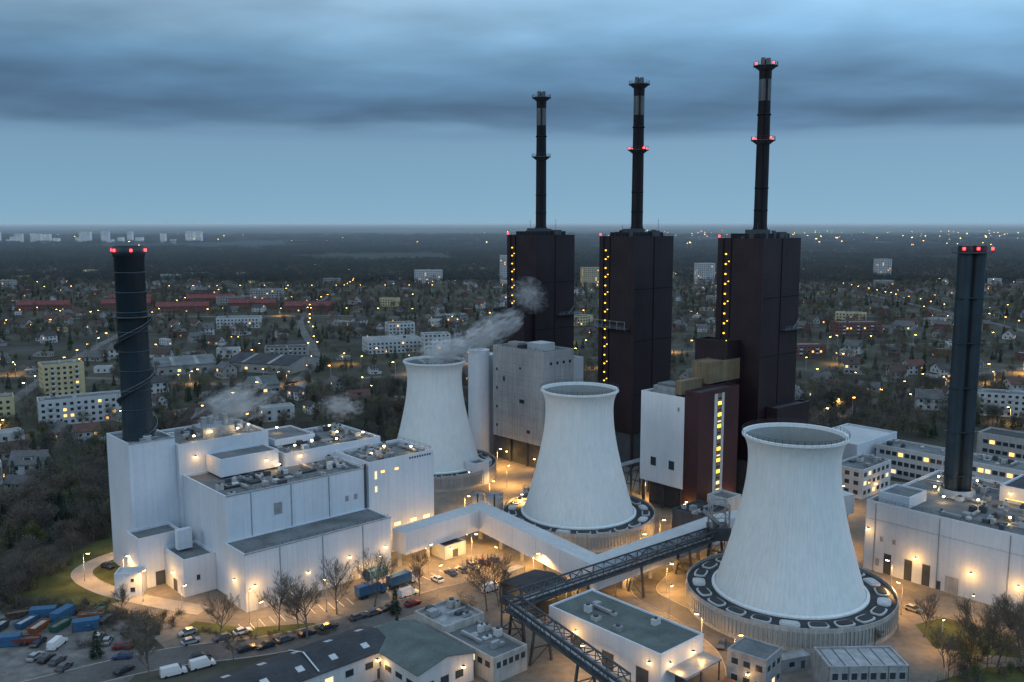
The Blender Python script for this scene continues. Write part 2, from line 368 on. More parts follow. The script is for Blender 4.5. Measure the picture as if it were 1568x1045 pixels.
# ------------------------------------------------------------------ boiler house towers + stacks
def boiler(cx,cy,a=24.5,b=19,H=94.3,kind=0):
    ox=cx-E1[0]*a/2-E2[0]*b/2; oy=cy-E1[1]*a/2-E2[1]*b/2
    t=G('boiler_house_tower',(ox,oy),ANG)
    t.block(dark,roofd,0,a,0,b,14,H,1.5)
    t.block(steel,roofd,.5,a-.5,.5,b-.5,0,13.99,.1)
    for x in (0,a/3,2*a/3,a): t.beam('legs',dark,(x,-.3,0),(x,-.3,14),1)
    t.box('corner_fins',dark,-.5,.3,b*.86,b*.9,14,H); t.box('corner_fins',dark,-.25,.25,-.3,.3,14.02,H+.3)
    t.box('corner_fins',dark,a*.5-.15,a*.5+.15,-.25,.05,14.02,H)
    for zz in (30,52,73): t.box('seams',stackm,-.06,a+.05,-.1,.05,zz,zz+.35)
    for i in range(16):
        z=H-6-i*3.6
        if z<30: break
        t.box('stair_lamps',yell,-.45,-.1,b*.8-.25,b*.8+.25,z,z+.5)
        if i%2: t.box('stair_lamps',yell,-.45,-.1,b*.8-1.5,b*.8-1.15,z+1.1,z+1.4)
    t.box('stair_landing',stackm,-.3,0,b*.8-2.2,b*.8-1.9,30,H)
    r=random.Random(int(cx))
    t.box('roof_house',stackm,2,a-3,3,b-4,H-1.5,H+1.6); t.box('roof_house',steel,5,12,5,11,H+1.6,H+3)
    t.box('roof_house',steel,14,18,2,5,H-1.4,H+2.2)
    for i in range(12):
        x=r.uniform(1,a-2);y=r.uniform(1,b-2); t.box('roof_units',r.choice([steel,stackm,steel]),x,x+r.uniform(.6,1.8),y,y+r.uniform(.6,1.8),H-1.4,H+r.uniform(.5,2.8))
    for i in range(3):
        x=r.uniform(1,a-1);y=r.uniform(1,b-1); t.beam('antennas',steel,(x,y,H),(x,y,H+r.uniform(4,8)),.1)
    t.rail([(.3,.3,H),(a-.3,.3,H)],1.1); t.rail([(.3,.3,H),(.3,b-.3,H)],1.1)
    t.cyl('beacon',redl,.3,b-.3,H+.3,H+1.0,.3,n=8)
    if kind==2:
        t.box('gallery',steel,-3.2,-.0,2,b+.5,57,57.3); t.rail([(-3.2,2,57.3),(-3.2,b+.5,57.3)],1.2,mat=steell); t.rail([(-3.2,2,59.8),(-3.2,b+.5,59.8)],.5,mat=steell)
        for y in (2,6,10,14,18): t.beam('gallery',steell,(-3.2,y,57),(-3.2,y,60.3),.15); t.beam('gallery',steel,(0,y,54.5),(-3.2,y,57),.2)
    else:
        z=58 if kind==1 else 61
        t.box('gallery',steel,a*.55,a+1.5,-2,0,z,z+.3); t.rail([(a*.55,-2,z+.3),(a+1.5,-2,z+.3)],1.2,mat=steell)
        t.beam('gallery',steell,(a*.8,-1,z),(a*.95,-1.4,z+4),.2)
    if kind==3:
        t.block(dark,roofd,-8,-.02,8,b+3,14,58,1); t.block(dark,roofd,a*.2,a+2,-5,-.3,0,34,.6); t.walllamp('y',-5,a*.5,6,900)
    if kind==1:
        t.block(dark,roofd,-6,-.02,1,b+3,14,61,1)
    t.done()
    s=G('flue_stack',(cx,cy)); top=158
    s.lathe('shaft',stackm,[(3.6,H),(3.0,H+2.5),(2.4,H+4),(2.3,128),(2.15,143)],28)
    s.lathe('steel_section',stackg,[(2.17,143),(2.2,144),(2.2,150),(2.17,150.5)],28)
    s.lathe('head',stackm,[(2.17,150.5),(2.3,155.2),(2.1,155.4)],28)
    for zp in (155,129):
        s.lathe('platform',steel,[(2.2,zp-1.4),(4.0,zp),(4.3,zp),(4.3,zp+.3),(2.2,zp+.3)],24,smooth=False)
        pts=[(4.2*math.cos(i*math.pi/10),4.2*math.sin(i*math.pi/10),zp+.3) for i in range(21)]; s.rail(pts,1.2,step=9,mat=steel)
        if kind==3 or (kind==2 and zp<150):
            for i in range(4):
                an=i*2*math.pi/4+.4; s.cyl('red_beacons',redl,4.2*math.cos(an),4.2*math.sin(an),zp+.5,zp+1.1,.34,n=8)
    for i in range(4):
        an=i*math.pi/2+.4; s.cyl('flues',stackg,1.15*math.cos(an),1.15*math.sin(an),155.3,top-(i%2)*.5,.8,n=14)
    for z in (138,112,104): s.lathe('band',stackm,[(2.3,z),(2.5,z),(2.5,z+.5),(2.3,z+.5)],24)
    s.box('ladder',stackm,-.3,.3,-2.85,-2.4,H,155)
    s.done()
boiler(90.5,336,kind=3); boiler(51.5,380,kind=2); boiler(13.2,420,kind=1)

# ------------------------------------------------------------------ turbine / annex blocks
g=G('turbine_building',(62.5,300),ANG)
g.block(whiteb,roofg,0,16,6,25,9,41)
for p in ((1,7),(1,15),(1,24),(8,7),(8,24),(15,24)): g.beam('legs',steel,(p[0],p[1],0),(p[0],p[1],9),.8)
g.block(steel,roofd,3,16,9,23,0,8.98,.1)
g.win('x',0,19,15,2.4,3,glassd); g.win('x',0,11,15,2.4,3,glassd); g.win('x',0,8.5,36,.8,1.2,steell)
g.block(redb,roofd,0,23,0,5.98,2,43.5)
g.box('stair_strip',ochre,10.25,12.75,-.16,0,4,42)
for i in range(9):
    z=6+i*4.0
    g.win('y',-.15,11.5,z,2.0,1.2,yell if i%4!=1 else litw2,frame=False)
    g.win('y',-.15,11.5,z+2,2.0,.5,litw2 if i%3==0 else glassd,frame=False)
g.box('stair_strip',white2,8.6,10.2,-.12,0,4,42); g.box('stair_strip',white2,12.8,14.2,-.12,0,4,42)
g.box('walls',whiteb,16.02,23,6.02,20,0,36)
g.box('roof_units',steell,3,12,12,22,40.4,43); g.box('roof_units',roofg,4,11,13,21,43,43.8); hvac(g,17,22,8,18,36,4,9)
g.block(ochre,ochre,14,36,6.5,14,44,51.5,.3); g.box('walls',ochre,2,13.9,9,11.5,41.2,46)
g.block(redb,roofg,24,30,8,14,0,41.9,.3)
g.walllamp('y',0,18,5,1200); g.walllamp('x',0,4,5,900)
g.done()
g=G('turbine_building',(12.7,360),ANG)
g.block(concp,roofg,0,17,0,31,10,48.6)
g.block(steel,roofd,1,16.5,1,30,0,9.98,.1)
g.block(white,roofg,17.02,26,3,25,0,44)
for p in ((0,0),(0,10),(0,20),(0,30),(8,0),(16,0)): g.beam('legs',steel,(p[0]+.5,p[1]+.5,0),(p[0]+.5,p[1]+.5,10),.8)
for zz in (28,20,36): g.box('ledge',conc,-.15,0,0,31,zz,zz+.25)
g.win('x',0,24,34,1.2,2.4,glassd); g.win('x',0,13,26,3,1.6,glassd); g.win('x',0,14,40,1,1,glassd); g.win('x',0,9,14,2,1.4,glassd)
for i in range(4): g.win('x',0,28.5,14+i*8,1,1.2,glassd); g.win('y',0,4+i*3.6,43,1.2,1.2,glassd)
g.box('roof_units',white2,4,12,6,14,47.9,51); g.box('roof_units',steell,5,9,20,27,47.9,50); g.rail([(.4,.4,48.6),(.4,30.6,48.6)],1)
g.box('roof_units',roofd,3,13,17,19,47.9,49.5)
g.cyl('silo',white,-2,38,0,46,4.6,n=32); g.cyl('silo',white,6,42,0,43,4.6,n=32)
g.walllamp('x',0,5,4,1500); g.walllamp('x',0,22,4,1500)
g.done()
g=G('ash_silo_building',(-14,338),ANG)
g.block(white,roofg,0,7,0,6,0,9); g.walllamp('x',0,3,5,900); g.win('x',0,3,.1,2,3,steel)
g.done()
g=G('transformer_hall',(60,278),ANG)
g.block(steel,roofd,0,14,0,12,0,8); g.block(white2,roofg,16,24,2,10,0,10); hvac(g,1,13,1,11,7.4,6,4)
for x in (2,7,12): g.win('y',0,x,1,2.4,3,litw)
g.walllamp('y',0,4,6,900); g.walllamp('y',0,11,6,900); g.done()
g=G('pipe_rack',(36,318),ANG)
for i in range(8):
    for y in (0,4): g.beam('legs',steel,(i*5,y,0),(i*5,y,12),.4)
    for z in (5,8.5,12): g.beam('cross_beams',steel,(i*5,0,z),(i*5,4,z),.3)
    if i<7: g.beam('braces',steel,(i*5,0,0),(i*5+5,0,12),.2)
for k in range(5): g.beam('pipes',[steell,ochre,steel][k%3],(0,.6+k*.7,8.9),(35,.6+k*.7,8.9),.35,n=8); g.beam('pipes',steell,(0,.6+k*.7,12.4),(35,.6+k*.7,12.4),.3,n=8)
g.done()
for x,y,r_,h_ in ((-6,305,3,7),(-12,312,2.4,5),(46,262,2.6,6),(88,262,3,8),(6,318,2.2,5)):
    g=G('storage_tank',(x,y)); g.cyl('shell',white2,0,0,0,h_,r_,n=24); g.cyl('roof_cone',steell,0,0,h_,h_+.8,r_,.3,n=24)
    g.rail([(r_*math.cos(i*.785),r_*math.sin(i*.785),h_) for i in range(9)],1,step=9); g.box('ladder',steel,-.25,.25,-r_-.2,-r_,0,h_+1); g.done()

def gallery(name,pts,w,z0,z1,mat,roof,lights=0):
    d=G(name)
    n=len(pts); off=[]
    for i in range(n):
        a=Vector(pts[max(i-1,0)]);b=Vector(pts[min(i+1,n-1)]);t=(b-a).normalized()
        if 0<i<n-1:
            t1=(Vector(pts[i])-a).normalized();t2=(b-Vector(pts[i])).normalized(); bi=(t1+t2).normalized(); k=1/max(.5,bi.dot(t1)); t=bi
        else:k=1
        nn=Vector((-t.y,t.x))*w/2*k; off.append((Vector(pts[i])+nn,Vector(pts[i])-nn))
    for i in range(n-1):
        l0,r0=off[i];l1,r1=off[i+1]
        v=[(l0.x,l0.y,z0),(r0.x,r0.y,z0),(r1.x,r1.y,z0),(l1.x,l1.y,z0),(l0.x,l0.y,z1),(r0.x,r0.y,z1),(r1.x,r1.y,z1),(l1.x,l1.y,z1)]
        fs=[(0,3,2,1),(1,2,6,5),(3,0,4,7)]
        if i==0: fs.append((0,1,5,4))
        if i==n-2: fs.append((2,3,7,6))
        d.add('walls',mat,v,fs); d.add('roof',roof,v,[(4,5,6,7)])
        L=(Vector(pts[i+1])-Vector(pts[i])).length; m=max(1,int(L/11))
        for k in range(m+1):
            p=Vector(pts[i]).lerp(Vector(pts[i+1]),(k+.02)/(m+.04))
            d.box('supports',conc,p.x-.5,p.x+.5,p.y-.5,p.y+.5,0,z0)
        if lights:
            dr=(Vector(pts[i+1])-Vector(pts[i])).normalized(); sd=Vector((dr.y,-dr.x))
            for k in range(max(1,int(L/15))):
                p=Vector(pts[i]).lerp(Vector(pts[i+1]),(k+.5)/max(1,int(L/15)))+sd*(w/2-.8)
                d.box('lamps',lampm,p.x-.3,p.x+.3,p.y-.3,p.y+.3,z0-.3,z0-.02); d.lights.append((p.x,p.y,z0-.8,lights,SOD,.3))
    return d
d=gallery('enclosed_pipe_bridge',[(-33,257),(-10,281),(22.5,233.5),(64,270),(112,296)],6,4.2,10.8,white,white2,900)
d.done()

def truss(t,p,q,w,h,zs):
    p=Vector(p);q=Vector(q);D=q-p;L=D.length;u=D.normalized();s=Vector((u.y,-u.x,0)).normalized()*w/2;up=Vector((0,0,h))
    for sg in (-1,1):
        t.beam('chords',steel,p+s*sg,q+s*sg,.35); t.beam('chords',steel,p+s*sg+up,q+s*sg+up,.35)
        n=max(2,int(L/4))
        for k in range(n+1):
            a=p+D*k/n+s*sg; t.beam('posts',steel,a,a+up,.2)
            if k<n:
                b=p+D*(k+1)/n+s*sg
                t.beam('braces',steel,a if k%2 else a+up,b+up if k%2 else b,.18)
    n=max(2,int(L/4))
    v=[p+s*.9,q+s*.9,q-s*.9,p-s*.9]; t.add('deck',steel,[x+Vector((0,0,.15)) for x in v],[(0,1,2,3)])
    for k in range(n+1):
        a=p+D*k/n; t.beam('cross_beams',steel,a+s+up,a-s+up,.18)
        if k<n: b=p+D*(k+1)/n; t.beam('cross_beams',steel,a+s+up,b-s+up,.14)
    for k in range(3):
        o=s*(-.5+k*.5)+Vector((0,0,.9)); t.beam('pipes',[steell,steel,steell][k],p+o,q+o,.4,n=8)
    for f in zs:
        a=p+D*f
        for sg in (-1,1): t.beam('legs',steel,a+s*sg,Vector((a.x+s.x*sg*1.6,a.y+s.y*sg*1.6,0)),.5)
        t.beam('legs',steel,Vector((a.x+s.x*1.3,a.y+s.y*1.3,a.z*.5)),Vector((a.x-s.x*1.3,a.y-s.y*1.3,a.z*.5)),.25)
        t.beam('legs',steel,Vector((a.x+s.x*1.6,a.y+s.y*1.6,0)),Vector((a.x-s.x*1.3,a.y-s.y*1.3,a.z*.5)),.2)
t=G('conveyor_truss_bridge')
truss(t,(0,209.5,8.5),(61,259,8.5),3.6,2.8,(0.02,.3,.55,.8,.98))
truss(t,(0,209.5,8.0),(22,171,8.0),3.6,2.8,(.3,.7))
for x,y in ((58,256),(63,256),(58,261),(63,261)): t.beam('tower_legs',steell,(x,y,0),(x,y,19),.4)
for z in (5,10,15,19):
    for a,b in (((58,256),(63,256)),((63,256),(63,261)),((58,256),(58,261)),((58,261),(63,261))):
        t.beam('tower_legs',steell,(*a,z),(*b,z),.25); t.beam('tower_legs',steell,(*a,z-5 if z<19 else 15),(*b,z),.15)
t.beam('chute',steell,(54,252,19),(62,259,11),1.0); t.box('drive_house',steel,57.5,63.5,255.5,261.5,8.2,12)
for x,y in ((-2.5,207),(2.5,207),(-2.5,212.5),(2.5,212.5)): t.beam('tower_legs',steel,(x,y,0),(x,y,12),.4)
for z in (4,8,12):
    t.beam('tower_legs',steel,(-2.5,207,z),(2.5,207,z),.25);t.beam('tower_legs',steel,(-2.5,207,z),(-2.5,212.5,z),.25);t.beam('tower_legs',steel,(-2.5,207,z-4),(2.5,207,z),.2)
t.done()

# ------------------------------------------------------------------ right hall
g=G('generator_hall',(152.6,200.1),ANG)
g.block(white,roofg,0,48,0,75,0,20.6,.8)
g.block(white,roofd,30,47,22,50,19.8,24.5,.6); g.block(white,roofg,3,14,64,73,19.8,23,.5)
hvac(g,3,28,4,58,19.9,60,21); hvac(g,30,46,52,73,19.9,16,22); hvac(g,31,46,24,48,23.9,12,23)
for y in (68,62,57): g.win('x',0,y,.1,2.2,6,steel)
g.win('x',0,71,2,1.2,2,conc); g.win('x',0,50,.1,3.6,4.5,conc); g.win('x',0,53.5,.1,1.2,2.4,steel); g.win('x',0,30,.1,4.5,5,conc)
for y in (70,66.4): g.win('x',0,y,9.5,.9,1.2,steell)
g.rail([(.4,.5,20.6),(.4,74.5,20.6)],1)
g.box('cladding_band',white2,-.06,0,0,75,15.2,15.5)
for y in (72,54,36,18): g.box('downpipes',steell,-.24,-.08,y,y+.18,0,20)
for y in (60,45.2,33.5,20): g.walllamp('x',0,y,7,1500)
g.walllamp('x',0,74,12,800)
for x,y in ((6,70),(12,66),(16,60),(24,66),(20,52),(30,60),(10,40),(25,38),(28,20),(40,60),(14,24),(29,30),(36,70)): g.rooflamp(x,y,19.9,600)
for y in (25,32,40,47): g.walllamp('x',30,y,22.5,500)
g.box('glowing_rail',yell,29,29.2,24,48,21,21.12)  # rail glows through emission put into its material
g.done()
g=G('workshop_building',(127,322),ANG)
g.block(white2,roofg,0,22,0,12,0,11)
for k in range(6):
    for z in (1.5,5,8.2): g.win('y',0,2+k*3.4,z,2,1.5,litw2 if (k*7+int(z))%5==0 else glassd)
for k in range(3):
    for z in (1.5,5,8.2): g.win('x',0,2.5+k*3.5,z,1.8,1.5,glassd)
hvac(g,2,20,2,10,10.4,6,5); g.walllamp('y',0,10,4,900); g.done()
g=G('warehouse',(136,352),ANG); g.block(white,white2,0,34,0,22,0,13); g.win('y',0,10,.2,5,5,steel); g.win('y',0,20,8,10,1,glassd); g.done()
g=G('office_building',(194,304),ANG)
g.block(white2,roofg,0,14,0,72,0,12); hvac(g,2,12,3,70,11.4,16,6)
for k in range(28):
    for z,h in ((1.5,1.6),(5,1.6),(8.6,1.6)):
        g.win('x',0,2+k*2.5,z,1.9,h,litw if (k*13+int(z)*5)%4==0 and z>8 else (litw2 if (k*5+int(z))%9==0 else glassd))
g.done()
g=G('office_building',(235,330),ANG)
g.block(conc,roofd,0,14,0,60,0,13)
for k in range(22):
    for z in (1.5,5,8.8): g.win('x',0,2+k*2.6,z,2,1.6,litw if (k*11+int(z))%6==0 else glassd)
g.done()

# ------------------------------------------------------------------ foreground buildings
g=G('long_workshop',(-71.3,152.7),ANG)
g.gable(white2,roofd,0,60,0,13,0,6.3,8.2)
for k in range(7):
    for side in (0,1):
        x=6+k*8; sl=1.9/6.5
        if side==0: v=[(x,2,6.3+2*sl+.28),(x+1.6,2,6.3+2*sl+.28),(x+1.6,3.6,6.3+3.6*sl+.28),(x,3.6,6.3+3.6*sl+.28)]
        else: v=[(x+3,9.2,6.3+3.8*sl+.28),(x+4.6,9.2,6.3+3.8*sl+.28),(x+4.6,11,6.3+2*sl+.28),(x+3,11,6.3+2*sl+.28)]
        g.add('skylights',white2,v+[(a,b,c-.3) for a,b,c in v],[(0,1,2,3),(0,4,5,1),(1,5,6,2),(2,6,7,3),(3,7,4,0)])
for x in (20.2,41.5):
    v=[(x,0,6.9),(x+.35,0,6.9),(x+.35,6.5,8.8),(x,6.5,8.8)]; g.add('fire_wall',white2,v,[(0,1,2,3)]); v=[(x,13,6.9),(x+.35,13,6.9),(x+.35,6.5,8.8),(x,6.5,8.8)]; g.add('fire_wall',white2,v,[(3,2,1,0)])
for k in range(11): g.win('y',0,4+k*5,3.2,2,1.5,litw2 if k in(8,) else glassd)
g.win('y',0,57,.1,2,2.4,steel); g.win('X',60,6,.1,3,3.4,steel)
g.walllamp('y',0,56,4.5,500); g.done()
g=G('storage_shed',(-19.6,180),ANG)
g.gable(white2,roofgreen,0,15,0,22,0,6.3,8,along='y')
for k in range(3): g.win('y',0,3+k*4,2,2.2,1.8,glassd)
for k in range(5): g.win('x',0,3+k*4,3,2.4,1.2,glassd)
g.walllamp('y',0,12,4,600); g.done()
g=G('flat_roof_office',(-4,188),ANG)
g.block(conc,roofg,0,10,0,20,0,6); hvac(g,1,9,2,18,5.4,8,12)
for k in range(5): g.win('y',0,1.5+k*1.8,3.3,1.2,1.4,glassd)
for k in range(7): g.win('x',0,2+k*2.6,3.3,1.6,1.4,litw2 if k==2 else glassd)
g.done()
g=G('flat_roof_office',(-15.5,201),ANG)
g.block(conc,steell,0,12,0,12,0,7.2); hvac(g,1,11,1,11,6.6,7,13)
for k in range(4): g.win('y',0,1.8+k*2.7,4,1.4,1.4,glassd)
g.done()
g=G('warehouse',(31.6,183.7),ANG)
g.block(white,roofgreen,0,15,0,34,0,9,.4)
for k in range(3): g.win('x',0,5+k*10,.1,3.5,4,steel)
g.win('y',0,7,.1,4,4,steel)
g.walllamp('x',0,25,5.5,1300); g.walllamp('x',0,3,6,700); g.walllamp('y',0,3,6,900); g.walllamp('y',0,11,6,900)
g.box('canopy',steell,2,15,-5,-.05,4.6,4.9)
for x in (2.4,8,14.6): g.beam('canopy_posts',steel,(x,-4.6,0),(x,-4.6,4.6),.25)
hvac(g,2,13,2,30,8.6,6,14); g.done()
g=G('site_cabin',(53.8,183),rad(50))
g.block(steell,roofg,0,8,0,9,0,8,.3)
for k in range(3):
    for z in (1.3,5): g.win('y',0,1.5+k*2.4,z,1.4,1.4,litw2 if k==1 and z<2 else glassd); g.win('x',0,1.6+k*2.8,z,1.5,1.4,glassd)
g.walllamp('x',0,4,3.6,500); g.done()
g=G('office_container_block',(66,180),rad(2))
g.block(steell,steell,0,17,0,9,0,8.2,.3)
for k in range(8):
    for z in (1.2,5.2): g.win('y',0,1.4+k*2.03,z,1.2,1.5,glassd)
for k in range(5): g.box('seams',steel,k*4.2,k*4.2+.1,-.06,0,0,8.2)
for k in range(6): g.box('roof_seams',steel,1+k*2.8,1.12+k*2.8,.6,8.4,7.9,8.0)
g.done()
g=G('site_cabin',(60,193),rad(20)); g.block(steell,steell,0,8,0,3,0,3,.1); g.win('y',0,3,1,1.4,1.2); g.win('y',0,6,.1,1,2,steel); g.done()
g=G('storage_shed',(6,221),ANG)
g.gable(steel,roofd,0,13,0,14,0,5.4,6.6,along='x'); g.win('y',0,6,.1,4,3.6,steel); g.walllamp('x',0,6,4,1200); g.done()
g=G('gatehouse',(-106.5,234.5),rad(8))
g.block(white,white2,0,7,0,5,0,6.6,.4); g.win('y',0,4.6,1.4,1.2,1.2); g.win('y',0,2,.1,1.1,2.1,steel); g.win('y',0,4.6,4.2,.8,.8); g.done()
g=G('pump_house',(-20,262),ANG); g.block(white2,roofd,0,8,0,7,0,4.2); g.win('y',0,4,.1,2,2.4,steel); g.walllamp('y',0,2,3,1200); g.done()

# ------------------------------------------------------------------ lamps
def lampmesh(name,h,mat,hs=.35):
    s=G(name); s.beam('p',steell,(0,0,0),(0,0,h),.14,.09,n=6); s.beam('p',steell,(0,0,h-.1),(1.2,0,h+.15),.07)
    s.box('p',steel,.8,1.9,-.2,.2,h+.15,h+.3); s.box('p',mat,.9,1.8,-hs/2,hs/2,h-.02,h+.14); s.cyl('p',conc,0,0,0,.3,.22,n=8)
    return s.joined()
lm=lampmesh('street_lamp',8,lampm)
def slamp(x,y,r,P=2600,h=8,far=False):
    o=bpy.data.objects.new('street_lamp',lm); sc.collection.objects.link(o); o.location=(x,y,0); o.rotation_euler=(0,0,r)
    l=bpy.data.lights.new('bulb','SPOT'); l.spot_size=rad(150); l.spot_blend=.6; l.energy=P*(1.2 if far else 2.9); l.color=SOD; l.shadow_soft_size=.3
    b=bpy.data.objects.new('bulb',l); sc.collection.objects.link(b); b.parent=o; b.location=(1.35,0,h-.35)
for x,y,r,P in [(-120,246,0,1800),(-119,266,0,1500),(-98,232,1.5,2600),(-84,222,1.2,2200),(-66,219,1.5,1800),(-48,226,2,2000),(-36,243,2,3500),(-24,252,1,3500),(-12,262,0,4500),(-4,250,2,4000),
   (-20,236,1,2600),(6,246,0,3500),(2,302,0,4500),(-8,318,0,5500),(-2,338,1,6500),(-6,365,0,5500),(-16,300,0,4500),(-45,322,0,4000),(38,262,0,4500),(46,275,0,4000),(28,236,1,2600),(42,238,0,3500),(40,222,1,2600),(45,206,3,2200),(50,195,0,1500),
   (56,290,1,4500),(80,285,0,4500),(104,240,2.5,3200),(100,224,2,2600),(110,262,0,3000),(98,272,0,4500),(114,216,1,2200),(100,202,1,1800),(126,196,1,1500),(30,330,0,4500),(48,320,0,4500),(10,262,0,2600),(-62,212,1,1000),(100,300,0,4500),(115,312,0,3500),(14,190,0,1500),(-108,244,0,1800),(14,226,0,1800)]:
    slamp(x,y,r,P)

# ------------------------------------------------------------------ ground sheets
def sheet(name,poly,z,mat):
    me=bpy.data.meshes.new(name); me.from_pydata([(x,y,z) for x,y in poly],[],[list(range(len(poly)))]); me.materials.append(mat)
    if me.polygons[0].normal.z<0: me.flip_normals()
    o=bpy.data.objects.new(name,me); sc.collection.objects.link(o); return o
def road(name,pts,w,z,mat,kerb=True):
    s=G(name); P=[Vector(p) for p in pts]
    Q=[]
    for i in range(len(P)-1):
        p0=P[max(i-1,0)];p1=P[i];p2=P[i+1];p3=P[min(i+2,len(P)-1)]
        for k in range(6):
            t=k/6; Q.append(.5*((2*p1)+(-p0+p2)*t+(2*p0-5*p1+4*p2-p3)*t*t+(-p0+3*p1-3*p2+p3)*t**3))
    Q.append(P[-1])
    n=len(Q);L=[];Rr=[]
    for i in range(n):
        t=(Q[min(i+1,n-1)]-Q[max(i-1,0)]).normalized(); nn=Vector((-t.y,t.x)); L.append(Q[i]+nn*w/2); Rr.append(Q[i]-nn*w/2)
    s.add('surface',mat,[(p.x,p.y,z) for p in L]+[(p.x,p.y,z) for p in Rr],[(n+i,n+i+1,i+1,i) for i in range(n-1)])
    if kerb:
        for S in (L,Rr):
            for a,b in zip(S,S[1:]): s.beam('kerb',kerbm,(a.x,a.y,z+.04),(b.x,b.y,z+.04),.16)
    s.done()
GS=60000
gm=bpy.data.materials.new('ground_soil'); gm.use_nodes=True
nt=gm.node_tree;N=nt.nodes;Lk=nt.links;b=N['Principled BSDF'];b.inputs['Roughness'].default_value=1;b.inputs['Specular IOR Level'].default_value=.1
tc=N.new('ShaderNodeTexCoord')
n1=N.new('ShaderNodeTexNoise');n1.inputs['Scale'].default_value=.02;n1.inputs['Detail'].default_value=9;n1.inputs['Roughness'].default_value=.65;Lk.new(tc.outputs['Object'],n1.inputs[0])
r1=N.new('ShaderNodeValToRGB');e=r1.color_ramp.elements;e[0].position=.35;e[0].color=(.030,.032,.024,1);e[1].position=.65;e[1].color=(.085,.080,.064,1);q=e.new(.5);q.color=(.050,.050,.038,1);Lk.new(n1.outputs[0],r1.inputs[0])
vo=N.new('ShaderNodeTexVoronoi');vo.inputs['Scale'].default_value=.0006;Lk.new(tc.outputs['Object'],vo.inputs[0])
sp=N.new('ShaderNodeSeparateColor');Lk.new(vo.outputs['Color'],sp.inputs[0])
r2=N.new('ShaderNodeValToRGB');r2.color_ramp.interpolation='CONSTANT';e=r2.color_ramp.elements;e[0].position=0;e[0].color=(.024,.032,.030,1);e[1].position=.5;e[1].color=(.055,.095,.045,1);q=e.new(.66);q.color=(.055,.055,.052,1);q=e.new(.75);q.color=(.022,.030,.030,1);Lk.new(sp.outputs[0],r2.inputs[0])  # far ground colours lean cool, distance haze put into the tint
ln=N.new('ShaderNodeVectorMath');ln.operation='LENGTH';Lk.new(tc.outputs['Object'],ln.inputs[0])
mr=N.new('ShaderNodeMapRange');mr.inputs[1].default_value=1700;mr.inputs[2].default_value=3400;Lk.new(ln.outputs['Value'],mr.inputs[0])
mx=N.new('ShaderNodeMix');mx.data_type='RGBA';Lk.new(mr.outputs[0],mx.inputs[0]);Lk.new(r1.outputs[0],mx.inputs[6]);Lk.new(r2.outputs[0],mx.inputs[7]);Lk.new(mx.outputs[2],b.inputs['Base Color'])
sheet('ground',[(-GS,-2000),(GS,-2000),(GS,GS),(-GS,GS)],0,gm)
sheet('yard_pavement',[(-100,226),(-82,205),(-45,203),(-10,170),(70,150),(150,150),(200,215),(215,330),(150,345),(60,420),(-30,430),(-70,390),(-60,320),(-110,275),(-124,262),(-118,240)],.02,yard)
sheet('lawn',[(-140,236),(-129,231),(-108,229),(-99,236),(-112,256),(-119,272),(-124,288),(-131,284),(-134,262)],.03,grass)
sheet('gravel_yard',[(-140,180),(-84,180),(-84,205),(-96,220),(-140,228)],.015,gravel)
sheet('lawn',[(-82,214),(-60,211),(-46,216),(-50,219),(-66,216),(-80,220)],.035,grass)
sheet('lawn',[(100,205),(118,200),(122,212),(110,222),(101,218)],.035,grass)
sheet('lawn',[(86,150),(150,150),(150,196),(108,196),(90,188)],.035,grass)
road('access_road',[(-80,226),(-96,232),(-112,240),(-122,249),(-124,257),(-119,268),(-108,283),(-90,300)],5.5,.045,pave)
road('street',[(-125,170),(-100,188),(-80,200),(-55,208),(-35,222),(-18,236),(-4,244)],10,.045,asph)
road('site_road',[(46,170),(52,200),(45,222),(36,240),(48,262)],7,.045,asph)
s=G('road_markings')
def line(a,b_,w=.15,z=.055):
    a=Vector(a);b_=Vector(b_);d=(b_-a).normalized();n_=Vector((-d.y,d.x))*w/2
    s.add('paint',paint,[(*(a+n_),z),(*(a-n_),z),(*(b_-n_),z),(*(b_+n_),z)],[(0,1,2,3)])
for k in range(12):
    o=Vector((-66+k*2.2,214.2+k*1.45)); line(o,o+Vector((-2.6,4)))
for k in range(10):
    o=Vector((-30+k*2.4,240+k*2.1)); line(o,o+Vector((-3,3.4)))
s.done()
road('railway_bed',[(-900,700),(-450,720),(-200,760),(-60,820),(200,1000)],16,.03,roofd,False)
FR=[[(-700,560),(-330,590),(-180,560),(-60,600),(120,700),(420,760),(900,780)],[(140,430),(260,560),(420,640),(800,640)],[(-40,620),(10,850),(60,1200),(40,1700)],[(-600,930),(-200,980),(200,940),(700,1050)],[(230,420),(420,560),(480,900),(500,1400)],[(-900,1300),(0,1350),(900,1280)],[(-260,430),(-330,700),(-420,1200)],[(-160,430),(-140,640),(-230,1000),(-260,1500)]]
for p in FR: road('suburban_road',p,7,.04,asph,False)

